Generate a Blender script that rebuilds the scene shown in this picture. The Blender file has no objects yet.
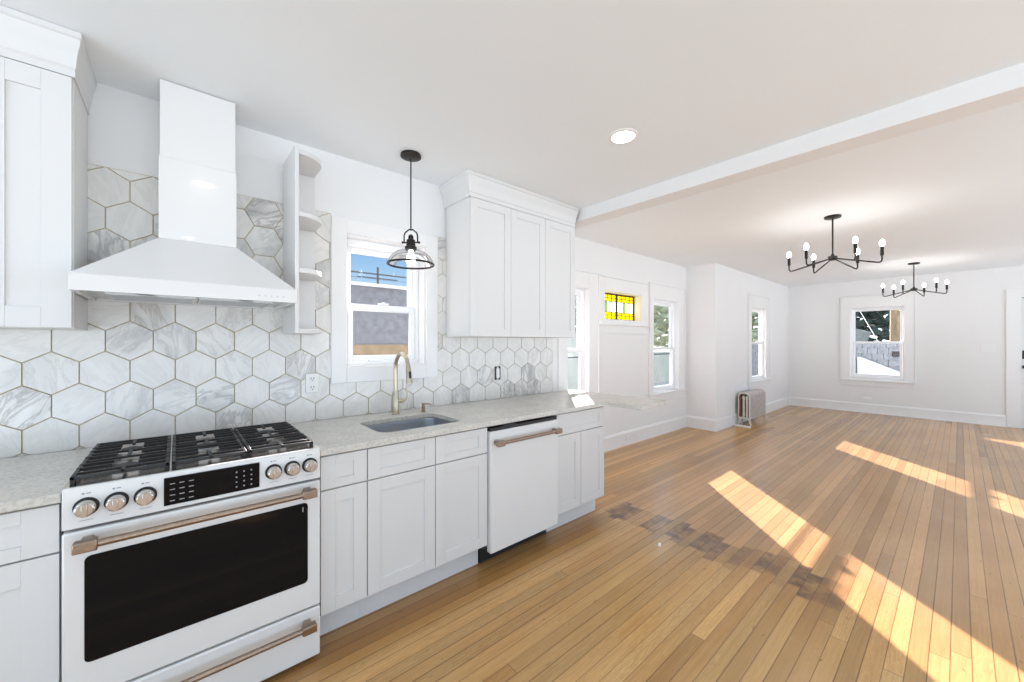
import bpy, bmesh, math, random
from mathutils import Vector, Matrix
random.seed(7)
S = bpy.context.scene
C = S.collection

# ------------------------------------------------------------------ camera
YAW = 0.8577
cam_d = bpy.data.cameras.new('camera')
cam_d.sensor_width = 36.0
cam_d.lens = 36.0 * 387.0 / 1024.0
cam_d.shift_y = 2.0 / 1024.0
cam_d.clip_start = 0.05
cam_d.clip_end = 300
cam = bpy.data.objects.new('camera', cam_d)
cam.location = (0, 0, 1.39)
cam.rotation_euler = (math.pi / 2, 0, -(math.pi / 2 - YAW))
C.objects.link(cam)
S.camera = cam

# ------------------------------------------------------------------ sky
W = bpy.data.worlds.new('sky')
S.world = W
W.use_nodes = True
nt = W.node_tree
nt.nodes.clear()
wo = nt.nodes.new('ShaderNodeOutputWorld')
bg = nt.nodes.new('ShaderNodeBackground')
tc = nt.nodes.new('ShaderNodeTexCoord')
sp = nt.nodes.new('ShaderNodeSeparateXYZ')
rp = nt.nodes.new('ShaderNodeValToRGB')
nt.links.new(tc.outputs['Generated'], sp.inputs[0])
mr = nt.nodes.new('ShaderNodeMapRange')
mr.inputs['From Min'].default_value = -1
mr.inputs['From Max'].default_value = 1
nt.links.new(sp.outputs['Z'], mr.inputs['Value'])
nt.links.new(mr.outputs[0], rp.inputs[0])
e = rp.color_ramp.elements
e[0].position = 0.0; e[0].color = (1.24, 1.46, 1.68, 1)
e[1].position = 1.0; e[1].color = (1.30, 1.52, 1.75, 1)
for p_, c_ in ((0.38, (1.31, 1.52, 1.73, 1)), (0.46, (1.64, 1.88, 2.12, 1)), (0.51, (1.38, 1.54, 1.70, 1)), (0.54, (0.85, 0.95, 1.04, 1)), (0.57, (0.30, 0.44, 0.60, 1)), (0.625, (0.14, 0.30, 0.51, 1)), (0.66, (0.25, 0.42, 0.62, 1)), (0.72, (1.30, 1.52, 1.75, 1))):
    q = e.new(p_); q.color = c_
nt.links.new(rp.outputs[0], bg.inputs['Color'])
bg.inputs['Strength'].default_value = 1.0
nt.links.new(bg.outputs[0], wo.inputs[0])

# ------------------------------------------------------------------ sun (through the left-hand windows)
sun_d = bpy.data.lights.new('sun', 'SUN')
sun_d.energy = 17.0
sun_d.angle = math.radians(0.5)
sun_d.color = (1.0, 0.87, 0.87)
sun = bpy.data.objects.new('sun', sun_d)
sd = Vector((-0.716, -0.698, -0.36))
sun.rotation_euler = sd.to_track_quat('-Z', 'Y').to_euler()
sun.location = (12, 12, 9)
C.objects.link(sun)

S.view_settings.view_transform = 'Standard'
S.view_settings.look = 'None'
S.view_settings.gamma = 1.0
S.view_settings.use_curve_mapping = False
S.view_settings.exposure = 0.74
S.cycles.use_denoising = True
S.cycles.max_bounces = 14
S.cycles.diffuse_bounces = 8
S.cycles.transparent_max_bounces = 16
S.cycles.sample_clamp_indirect = 6.0

BULB_E = 38.0
DOWN_E = 22.0
HOOD_E = 130.0

# ------------------------------------------------------------------ materials
def pmat(name, col, rough=0.5, metal=0.0, spec=0.5, coat=0.0):
    m = bpy.data.materials.new(name)
    m.use_nodes = True
    b = m.node_tree.nodes['Principled BSDF']
    b.inputs['Base Color'].default_value = (*col, 1)
    b.inputs['Roughness'].default_value = rough
    b.inputs['Metallic'].default_value = metal
    b.inputs['Specular IOR Level'].default_value = spec
    b.inputs['Coat Weight'].default_value = coat
    return m

def N(m, kind, **kw):
    n = m.node_tree.nodes.new(kind)
    for k, v in kw.items():
        setattr(n, k, v)
    return n

def L(m, a, b):
    m.node_tree.links.new(a, b)

def noisy(m, scale, amt, detail=3, bump=0.0, bump_scale=None, stretch=(1, 1, 1)):
    """Multiply the base colour by a gentle noise; optional bump."""
    b = m.node_tree.nodes['Principled BSDF']
    col = tuple(b.inputs['Base Color'].default_value)
    t = N(m, 'ShaderNodeTexCoord')
    mp = N(m, 'ShaderNodeMapping')
    mp.inputs['Scale'].default_value = stretch
    L(m, t.outputs['Object'], mp.inputs[0])
    nz = N(m, 'ShaderNodeTexNoise')
    nz.inputs['Scale'].default_value = scale
    nz.inputs['Detail'].default_value = detail
    L(m, mp.outputs[0], nz.inputs['Vector'])
    r = N(m, 'ShaderNodeValToRGB')
    r.color_ramp.elements[0].position = 0.3
    r.color_ramp.elements[1].position = 0.7
    r.color_ramp.elements[0].color = tuple(c * (1 - amt) for c in col[:3]) + (1,)
    r.color_ramp.elements[1].color = tuple(min(1, c * (1 + amt)) for c in col[:3]) + (1,)
    L(m, nz.outputs['Fac'], r.inputs[0])
    L(m, r.outputs[0], b.inputs['Base Color'])
    if bump:
        bp = N(m, 'ShaderNodeBump')
        bp.inputs['Strength'].default_value = bump
        bp.inputs['Distance'].default_value = 0.002
        n2 = nz
        if bump_scale:
            n2 = N(m, 'ShaderNodeTexNoise')
            n2.inputs['Scale'].default_value = bump_scale
            L(m, mp.outputs[0], n2.inputs['Vector'])
        L(m, n2.outputs['Fac'], bp.inputs['Height'])
        L(m, bp.outputs[0], b.inputs['Normal'])
    return m

WALL = noisy(pmat('wall_paint', (0.80, 0.795, 0.79), 0.6, spec=0.3), 1.5, 0.01, bump=0.05, bump_scale=60)
CEIL = noisy(pmat('ceiling_paint', (0.845, 0.878, 0.905), 0.8, spec=0.2), 1.2, 0.01)
TRIM = noisy(pmat('trim_paint', (0.82, 0.815, 0.81), 0.3), 2.0, 0.01)
CAB = noisy(pmat('cabinet_paint', (0.715, 0.712, 0.705), 0.35), 2.0, 0.008)
VINYL = noisy(pmat('window_vinyl', (0.86, 0.87, 0.88), 0.3), 3.0, 0.01)
ENAMEL = noisy(pmat('white_enamel', (0.76, 0.755, 0.745), 0.22, coat=0.3), 3.0, 0.006)
MATTEW = noisy(pmat('matte_white_steel', (0.77, 0.765, 0.755), 0.4), 3.0, 0.006)
STEEL = noisy(pmat('brushed_steel', (0.55, 0.54, 0.53), 0.28, 1.0), 60, 0.08, stretch=(0.1, 1, 1))
CHROME = noisy(pmat('polished_steel', (0.60, 0.57, 0.54), 0.16, 1.0), 40, 0.06)
SINKM = noisy(pmat('sink_steel', (0.45, 0.45, 0.46), 0.3, 1.0), 50, 0.08, stretch=(0.1, 1, 1))
BRONZE = noisy(pmat('brushed_bronze', (0.36, 0.275, 0.215), 0.3, 1.0), 120, 0.12, stretch=(1, 0.1, 1))
CHAMP = noisy(pmat('champagne_metal', (0.52, 0.45, 0.34), 0.28, 1.0), 80, 0.06)
COOK = noisy(pmat('cooktop_steel', (0.62, 0.56, 0.50), 0.22, 1.0), 20, 0.1)
IRON = noisy(pmat('cast_iron', (0.018, 0.017, 0.017), 0.45), 90, 0.2, bump=0.1)
BLACKM = noisy(pmat('black_metal', (0.025, 0.022, 0.02), 0.4, 0.6), 60, 0.2)
BLACKG = noisy(pmat('black_glass', (0.004, 0.004, 0.005), 0.05, spec=0.18), 3, 0.1)
PRINT = noisy(pmat('grey_print', (0.25, 0.25, 0.25), 0.5), 30, 0.1)
PRINTW = noisy(pmat('pale_print', (0.30, 0.31, 0.32), 0.5), 30, 0.1)
DARK = noisy(pmat('dark_plastic', (0.015, 0.015, 0.017), 0.4), 30, 0.2)
DARKGAP = noisy(pmat('dark_gap', (0.03, 0.03, 0.03), 0.7), 30, 0.2)
PLATE = noisy(pmat('white_plastic', (0.82, 0.82, 0.81), 0.35), 8, 0.01)
GROUT = noisy(pmat('tan_grout', (0.50, 0.41, 0.24), 0.7), 60, 0.15)
RAD = noisy(pmat('radiator_silver', (0.48, 0.44, 0.42), 0.45, 0.35), 18, 0.15, bump=0.15)
RUST = noisy(pmat('rust_red', (0.20, 0.06, 0.04), 0.6), 30, 0.3)
CREAM = noisy(pmat('cream_metal', (0.70, 0.64, 0.55), 0.5), 20, 0.1)

def emis(name, col, s):
    m = bpy.data.materials.new(name); m.use_nodes = True
    t = m.node_tree; t.nodes.clear()
    o = t.nodes.new('ShaderNodeOutputMaterial'); q = t.nodes.new('ShaderNodeEmission')
    q.inputs[0].default_value = (*col, 1); q.inputs[1].default_value = s
    t.links.new(q.outputs[0], o.inputs[0])
    return m
BULB = emis('lit_bulb', (1.0, 0.97, 0.93), BULB_E)
BULBP = emis('lit_pendant_bulb', (1.0, 0.95, 0.88), 14.0)
DOWN = emis('lit_lens', (1.0, 0.97, 0.93), DOWN_E)
HOODL = emis('lit_hood_lamp', (1.0, 0.80, 0.55), HOOD_E)

def glassmat(name, tint=(0.96, 0.97, 0.97), gloss=0.06):
    m = bpy.data.materials.new(name); m.use_nodes = True
    t = m.node_tree; t.nodes.clear()
    o = t.nodes.new('ShaderNodeOutputMaterial')
    tr = t.nodes.new('ShaderNodeBsdfTransparent'); tr.inputs[0].default_value = (*tint, 1)
    gl = t.nodes.new('ShaderNodeBsdfGlossy'); gl.inputs['Roughness'].default_value = 0.02
    lw = t.nodes.new('ShaderNodeLayerWeight'); lw.inputs[0].default_value = 0.35
    ma = t.nodes.new('ShaderNodeMath'); ma.operation = 'MULTIPLY'; ma.inputs[1].default_value = gloss * 8
    mx = t.nodes.new('ShaderNodeMixShader')
    t.links.new(lw.outputs['Fresnel'], ma.inputs[0])
    t.links.new(ma.outputs[0], mx.inputs[0])
    t.links.new(tr.outputs[0], mx.inputs[1]); t.links.new(gl.outputs[0], mx.inputs[2])
    t.links.new(mx.outputs[0], o.inputs[0])
    return m
GLASS = glassmat('window_glass', gloss=0.008)
SHADE = glassmat('clear_shade_glass', (0.97, 0.975, 0.98), gloss=0.09)

def stained(name, col):
    m = bpy.data.materials.new(name); m.use_nodes = True
    t = m.node_tree; t.nodes.clear()
    o = t.nodes.new('ShaderNodeOutputMaterial')
    tr = t.nodes.new('ShaderNodeBsdfTransparent'); tr.inputs[0].default_value = (*col, 1)
    tl = t.nodes.new('ShaderNodeBsdfTranslucent'); tl.inputs[0].default_value = (*col, 1)
    mx = t.nodes.new('ShaderNodeMixShader'); mx.inputs[0].default_value = 0.45
    t.links.new(tr.outputs[0], mx.inputs[1]); t.links.new(tl.outputs[0], mx.inputs[2])
    t.links.new(mx.outputs[0], o.inputs[0])
    return m
SG_Y = stained('amber_glass', (0.74, 0.60, 0.05))
SG_W = stained('pale_opal_glass', (0.80, 0.78, 0.60))
SG_G = stained('green_glass', (0.38, 0.52, 0.22))

# marble hexagon tiles: every tile carries its own random numbers in a colour attribute
def marble():
    m = pmat('marble_tile', (0.7, 0.7, 0.7), 0.16, spec=0.5)
    b = m.node_tree.nodes['Principled BSDF']
    at = N(m, 'ShaderNodeAttribute', attribute_name='tile_random')
    t = N(m, 'ShaderNodeTexCoord')
    sep = N(m, 'ShaderNodeSeparateColor'); L(m, at.outputs['Color'], sep.inputs[0])
    rot = N(m, 'ShaderNodeVectorRotate', rotation_type='Y_AXIS')
    ang = N(m, 'ShaderNodeMath', operation='MULTIPLY_ADD'); ang.inputs[1].default_value = 2.2; ang.inputs[2].default_value = 0.1
    L(m, sep.outputs[0], ang.inputs[0])
    L(m, t.outputs['Object'], rot.inputs['Vector']); L(m, ang.outputs[0], rot.inputs['Angle'])
    sc = N(m, 'ShaderNodeVectorMath', operation='SCALE'); sc.inputs['Scale'].default_value = 23.0
    L(m, at.outputs['Color'], sc.inputs[0])
    ad = N(m, 'ShaderNodeVectorMath', operation='ADD')
    L(m, rot.outputs[0], ad.inputs[0]); L(m, sc.outputs[0], ad.inputs[1])
    mp = N(m, 'ShaderNodeMapping'); mp.inputs['Scale'].default_value = (1.0, 1, 3.2)
    L(m, ad.outputs[0], mp.inputs[0])
    n1 = N(m, 'ShaderNodeTexNoise'); n1.inputs['Scale'].default_value = 5; n1.inputs['Detail'].default_value = 8
    n1.inputs['Roughness'].default_value = 0.62; n1.inputs['Distortion'].default_value = 0.6
    L(m, mp.outputs[0], n1.inputs['Vector'])
    # veins: thin dark lines where noise crosses 0.5
    s1 = N(m, 'ShaderNodeMath', operation='SUBTRACT'); s1.inputs[1].default_value = 0.5
    L(m, n1.outputs['Fac'], s1.inputs[0])
    a1 = N(m, 'ShaderNodeMath', operation='ABSOLUTE'); L(m, s1.outputs[0], a1.inputs[0])
    v1 = N(m, 'ShaderNodeMapRange'); v1.inputs['From Min'].default_value = 0.0; v1.inputs['From Max'].default_value = 0.06
    v1.inputs['To Min'].default_value = 1.0; v1.inputs['To Max'].default_value = 0.0
    L(m, a1.outputs[0], v1.inputs['Value'])
    # clouds
    n2 = N(m, 'ShaderNodeTexNoise'); n2.inputs['Scale'].default_value = 3.5; n2.inputs['Detail'].default_value = 5
    L(m, mp.outputs[0], n2.inputs['Vector'])
    cl = N(m, 'ShaderNodeMapRange'); cl.inputs['From Min'].default_value = 0.38; cl.inputs['From Max'].default_value = 0.72
    L(m, n2.outputs['Fac'], cl.inputs['Value'])
    # strength per tile
    pw = N(m, 'ShaderNodeMath', operation='POWER'); pw.inputs[1].default_value = 4.0
    L(m, sep.outputs[1], pw.inputs[0])
    st = N(m, 'ShaderNodeMapRange'); st.inputs['To Min'].default_value = 0.14; st.inputs['To Max'].default_value = 1.0
    L(m, pw.outputs[0], st.inputs['Value'])
    k1 = N(m, 'ShaderNodeMath', operation='MULTIPLY'); L(m, v1.outputs[0], k1.inputs[0]); L(m, st.outputs[0], k1.inputs[1])
    k2 = N(m, 'ShaderNodeMath', operation='MULTIPLY'); L(m, cl.outputs[0], k2.inputs[0]); L(m, st.outputs[0], k2.inputs[1])
    m1 = N(m, 'ShaderNodeMix', data_type='RGBA'); m1.inputs['A'].default_value = (0.78, 0.765, 0.735, 1); m1.inputs['B'].default_value = (0.36, 0.355, 0.35, 1)
    L(m, k2.outputs[0], m1.inputs['Factor'])
    br = N(m, 'ShaderNodeMix', data_type='RGBA'); br.inputs['A'].default_value = (0.34, 0.345, 0.36, 1); br.inputs['B'].default_value = (0.26, 0.20, 0.14, 1)
    L(m, sep.outputs[2], br.inputs['Factor'])
    kk = N(m, 'ShaderNodeMath', operation='MULTIPLY'); kk.inputs[1].default_value = 0.75; L(m, k1.outputs[0], kk.inputs[0])
    m2 = N(m, 'ShaderNodeMix', data_type='RGBA')
    L(m, kk.outputs[0], m2.inputs['Factor']); L(m, m1.outputs['Result'], m2.inputs['A']); L(m, br.outputs['Result'], m2.inputs['B'])
    L(m, m2.outputs['Result'], b.inputs['Base Color'])
    return m
MARBLE = marble()

def quartz():
    m = pmat('quartz', (0.62, 0.60, 0.56), 0.18, spec=0.5)
    b = m.node_tree.nodes['Principled BSDF']
    t = N(m, 'ShaderNodeTexCoord')
    n1 = N(m, 'ShaderNodeTexNoise'); n1.inputs['Scale'].default_value = 90; n1.inputs['Detail'].default_value = 6
    n2 = N(m, 'ShaderNodeTexNoise'); n2.inputs['Scale'].default_value = 9; n2.inputs['Detail'].default_value = 6
    L(m, t.outputs['Object'], n1.inputs['Vector']); L(m, t.outputs['Object'], n2.inputs['Vector'])
    r1 = N(m, 'ShaderNodeValToRGB'); e = r1.color_ramp.elements
    e[0].position = 0.36; e[0].color = (0.54, 0.52, 0.475, 1); e[1].position = 0.54; e[1].color = (0.66, 0.64, 0.59, 1)
    r2 = N(m, 'ShaderNodeValToRGB'); e = r2.color_ramp.elements
    e[0].position = 0.35; e[0].color = (0.92, 0.92, 0.92, 1); e[1].position = 0.65; e[1].color = (1.02, 1.01, 1.0, 1)
    L(m, n1.outputs['Fac'], r1.inputs[0]); L(m, n2.outputs['Fac'], r2.inputs[0])
    mx = N(m, 'ShaderNodeMix', data_type='RGBA', blend_type='MULTIPLY'); mx.inputs['Factor'].default_value = 1
    L(m, r1.outputs[0], mx.inputs['A']); L(m, r2.outputs[0], mx.inputs['B'])
    L(m, mx.outputs['Result'], b.inputs['Base Color'])
    return m
QUARTZ = quartz()

def floor_mat():
    m = pmat('worn_pine_boards', (0.5, 0.28, 0.11), 0.34, spec=0.5)
    b = m.node_tree.nodes['Principled BSDF']
    t = N(m, 'ShaderNodeTexCoord')
    sp = N(m, 'ShaderNodeSeparateXYZ'); L(m, t.outputs['Object'], sp.inputs[0])
    X, Y = sp.outputs['X'], sp.outputs['Y']
    def mth(op, a, b_=None, c_=None, clamp=False):
        n = N(m, 'ShaderNodeMath', operation=op); n.use_clamp = clamp
        for i, v in enumerate((a, b_, c_)):
            if v is None: continue
            if isinstance(v, (int, float)): n.inputs[i].default_value = v
            else: L(m, v, n.inputs[i])
        return n.outputs[0]
    def rng(v, a, b_, c_=0.0, d=1.0, smooth=False):
        n = N(m, 'ShaderNodeMapRange')
        if smooth: n.interpolation_type = 'SMOOTHSTEP'
        n.inputs['From Min'].default_value = a; n.inputs['From Max'].default_value = b_
        n.inputs['To Min'].default_value = c_; n.inputs['To Max'].default_value = d
        L(m, v, n.inputs['Value']); return n.outputs[0]
    def noise(vec, scale, detail=4, rough=0.5, dist=0.0):
        n = N(m, 'ShaderNodeTexNoise'); n.inputs['Scale'].default_value = scale; n.inputs['Detail'].default_value = detail
        n.inputs['Roughness'].default_value = rough; n.inputs['Distortion'].default_value = dist
        L(m, vec, n.inputs['Vector']); return n.outputs['Fac']
    def comb(x, y, z=0.0):
        n = N(m, 'ShaderNodeCombineXYZ')
        for i, v in enumerate((x, y, z)):
            if isinstance(v, (int, float)): n.inputs[i].default_value = v
            else: L(m, v, n.inputs[i])
        return n.outputs[0]
    def wn(vec):
        n = N(m, 'ShaderNodeTexWhiteNoise', noise_dimensions='3D'); L(m, vec, n.inputs['Vector']); return n.outputs['Value']
    def mix(f, a, b_, mode='MIX'):
        n = N(m, 'ShaderNodeMix', data_type='RGBA', blend_type=mode)
        for nm, v in (('Factor', f), ('A', a), ('B', b_)):
            if isinstance(v, (int, float)): n.inputs[nm].default_value = v
            elif isinstance(v, tuple): n.inputs[nm].default_value = v
            else: L(m, v, n.inputs[nm])
        return n.outputs['Result']
    PW = 0.0627
    yb = mth('DIVIDE', mth('ADD', Y, 0.0365), PW)
    row = mth('FLOOR', yb)
    fy = mth('FRACT', yb)
    off = mth('MULTIPLY', wn(comb(row, 3.0)), 7.0)
    xb = mth('DIVIDE', mth('ADD', X, off), 4.2)
    col = mth('FLOOR', xb)
    fx = mth('FRACT', xb)
    rid = comb(row, col, 1.0)
    rnd = wn(rid)
    rnd2 = wn(comb(row, col, 9.0))
    # gaps
    dy = mth('MINIMUM', fy, mth('SUBTRACT', 1.0, fy))
    gapw = mth('MULTIPLY_ADD', wn(comb(row, 5.0)), 0.045, 0.030)
    gapn = mth('MULTIPLY', gapw, rng(noise(comb(mth('MULTIPLY', X, 1.2), row), 1.0), 0.3, 0.7, 0.5, 1.3))
    gap = mth('SUBTRACT', 1.0, mth('DIVIDE', dy, gapn), clamp=True)
    dx = mth('MULTIPLY', mth('MINIMUM', fx, mth('SUBTRACT', 1.0, fx)), 4.2 / 0.0025)
    gx = mth('SUBTRACT', 1.0, dx, clamp=True)
    gap = mth('MAXIMUM', gap, gx)
    # grain
    gv = comb(mth('MULTIPLY_ADD', X, 0.9, mth('MULTIPLY', rnd, 40.0)), mth('MULTIPLY_ADD', Y, 14.0, mth('MULTIPLY', rnd2, 30.0)))
    g1 = noise(gv, 3.0, 6, 0.6, 0.7)
    gv2 = comb(mth('MULTIPLY_ADD', X, 2.0, mth('MULTIPLY', rnd2, 40.0)), mth('MULTIPLY', Y, 120.0))
    g2 = noise(gv2, 1.0, 4, 0.6)
    rings = mth('FRACT', mth('MULTIPLY', g1, 9.0))
    rings = rng(mth('ABSOLUTE', mth('SUBTRACT', rings, 0.5)), 0.0, 0.5, 0.0, 1.0, True)
    # base colour along board tone
    tone = mth('ADD', mth('MULTIPLY', rnd, 0.5), mth('MULTIPLY', g1, 0.5))
    r = N(m, 'ShaderNodeValToRGB'); e = r.color_ramp.elements
    e[0].position = 0.1; e[0].color = (0.36, 0.165, 0.045, 1)
    e[1].position = 0.9; e[1].color = (0.72, 0.455, 0.18, 1)
    q = e.new(0.5); q.color = (0.57, 0.315, 0.105, 1)
    L(m, tone, r.inputs[0])
    c = r.outputs[0]
    c = mix(mth('MULTIPLY', rings, mth('MULTIPLY_ADD', rnd2, 0.35, 0.12)), c, (0.27, 0.115, 0.03, 1))
    c = mix(mth('MULTIPLY', rng(g2, 0.45, 0.75), 0.4), c, (0.25, 0.11, 0.035, 1))
    # wear: large zones. living-room side duller and browner, kitchen side sandier
    big = noise(comb(X, Y, 2.0), 0.9, 5, 0.6)
    far = rng(mth('ADD', X, mth('MULTIPLY', big, 0.8)), 2.7, 3.5)
    c = mix(mth('MULTIPLY', far, 0.55), c, mix(rng(big, 0.35, 0.7), (0.36, 0.205, 0.11, 1), (0.50, 0.315, 0.165, 1)))
    sand = mth('MULTIPLY', mth('SUBTRACT', 1.0, far), rng(noise(comb(X, mth('MULTIPLY', Y, 1.5), 6.0), 1.4, 4), 0.35, 0.7))
    c = mix(mth('MULTIPLY', sand, 0.38), c, (0.62, 0.43, 0.20, 1))
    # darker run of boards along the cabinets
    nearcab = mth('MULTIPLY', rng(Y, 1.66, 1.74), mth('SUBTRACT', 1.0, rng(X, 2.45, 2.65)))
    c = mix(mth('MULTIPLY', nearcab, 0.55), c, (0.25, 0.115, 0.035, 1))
    # orange, unworn boards by the nook
    nook = mth('MULTIPLY', rng(mth('ADD', Y, mth('MULTIPLY', big, 0.5)), 2.1, 2.7), rng(X, 2.5, 2.9))
    c = mix(mth('MULTIPLY', nook, 0.6), c, (0.52, 0.275, 0.065, 1))
    # scar of a removed partition: dark stained boards across the room
    wob = mth('MULTIPLY', mth('SUBTRACT', noise(comb(mth('MULTIPLY', X, 2.0), row), 3.0, 3), 0.5), 0.10)
    shift = mth('MULTIPLY', mth('SUBTRACT', wn(comb(row, 77.0)), 0.5), 0.13)
    xs = mth('ADD', mth('ADD', X, wob), shift)
    band = mth('MULTIPLY', rng(xs, 2.62, 2.645), mth('SUBTRACT', 1.0, rng(xs, 2.92, 2.945)))
    band = mth('MULTIPLY', band, mth('MULTIPLY', rng(Y, 0.38, 0.44), mth('SUBTRACT', 1.0, rng(Y, 1.88, 1.96))))
    spots = rng(noise(comb(mth('MULTIPLY', X, 3.0), mth('MULTIPLY', Y, 3.0), 4.0), 2.2, 6, 0.7), 0.38, 0.60)
    amt = rng(wn(comb(row, 55.0)), 0.10, 0.70, 0.22, 1.0)
    c = mix(mth('MULTIPLY', band, mth('MULTIPLY', amt, mth('MULTIPLY_ADD', spots, 0.6, 0.35))), c, (0.10, 0.050, 0.030, 1))
    # grey scuffed haze around the scar
    hz = mth('MULTIPLY', rng(X, 2.2, 2.7), mth('SUBTRACT', 1.0, rng(X, 3.0, 3.6)))
    hz = mth('MULTIPLY', hz, mth('MULTIPLY', rng(Y, 0.7, 1.1), mth('SUBTRACT', 1.0, rng(Y, 1.7, 2.0))))
    c = mix(mth('MULTIPLY', hz, mth('MULTIPLY', rng(noise(comb(X, Y, 8.0), 3.5, 4), 0.4, 0.65), 0.4)), c, (0.30, 0.225, 0.16, 1))
    tv = mth('MULTIPLY_ADD', wn(comb(row, col, 31.0)), 0.42, 0.78)
    c = mix(1.0, c, comb(tv, tv, tv), 'MULTIPLY')
    # scattered knots / dark ticks
    tick = rng(noise(comb(mth('MULTIPLY', X, 5.0), mth('MULTIPLY', Y, 16.0), 5.0), 2.4, 2), 0.70, 0.76)
    c = mix(mth('MULTIPLY', tick, 0.6), c, (0.16, 0.07, 0.03, 1))
    c = mix(mth('MULTIPLY', gap, 0.85), c, (0.075, 0.035, 0.014, 1))
    L(m, c, b.inputs['Base Color'])
    ro = mth('MULTIPLY_ADD', big, 0.22, 0.12)
    L(m, ro, b.inputs['Roughness'])
    bp = N(m, 'ShaderNodeBump'); bp.inputs['Strength'].default_value = 0.35; bp.inputs['Distance'].default_value = 0.0015
    h = mth('SUBTRACT', mth('ADD', mth('MULTIPLY', g2, 0.25), mth('MULTIPLY', rnd, 0.2)), gap)
    L(m, h, bp.inputs['Height']); L(m, bp.outputs[0], b.inputs['Normal'])
    return m
FLOOR = floor_mat()

# outdoor materials
STUCCO = noisy(pmat('grey_stucco', (0.115, 0.125, 0.14), 0.9), 14, 0.22, detail=8)
TANB = noisy(pmat('tan_wall_base', (0.17, 0.135, 0.085), 0.9), 10, 0.2, detail=8)
SNOW = noisy(pmat('white_coping', (0.45, 0.46, 0.48), 0.8), 6, 0.06)
POLE = noisy(pmat('weathered_wood', (0.10, 0.10, 0.10), 0.9), 8, 0.2)
LEAFP = noisy(pmat('pale_leaves', (0.36, 0.40, 0.27), 0.7), 3.0, 0.35, detail=6)
LEAFD = noisy(pmat('dark_needles', (0.035, 0.06, 0.045), 0.7), 4.0, 0.4, detail=6)
BARK = noisy(pmat('bark', (0.22, 0.165, 0.10), 0.95), 6, 0.4, detail=8, stretch=(3, 3, 0.6))
SIDING = noisy(pmat('pale_siding', (0.50, 0.50, 0.45), 0.8), 2, 0.05)
SHINGLE = noisy(pmat('grey_shingle', (0.22, 0.235, 0.25), 0.9), 9, 0.25, detail=8, stretch=(1, 2.5, 1))
GROUND = noisy(pmat('pale_ground', (0.30, 0.30, 0.29), 0.9), 0.8, 0.12, detail=6)
WHITEO = noisy(pmat('white_slab', (0.62, 0.62, 0.62), 0.6), 3, 0.03)  # near-even white for the sloping wedge outside
ROOFG = noisy(pmat('roof_grey', (0.24, 0.25, 0.24), 0.9), 9, 0.15)

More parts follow.
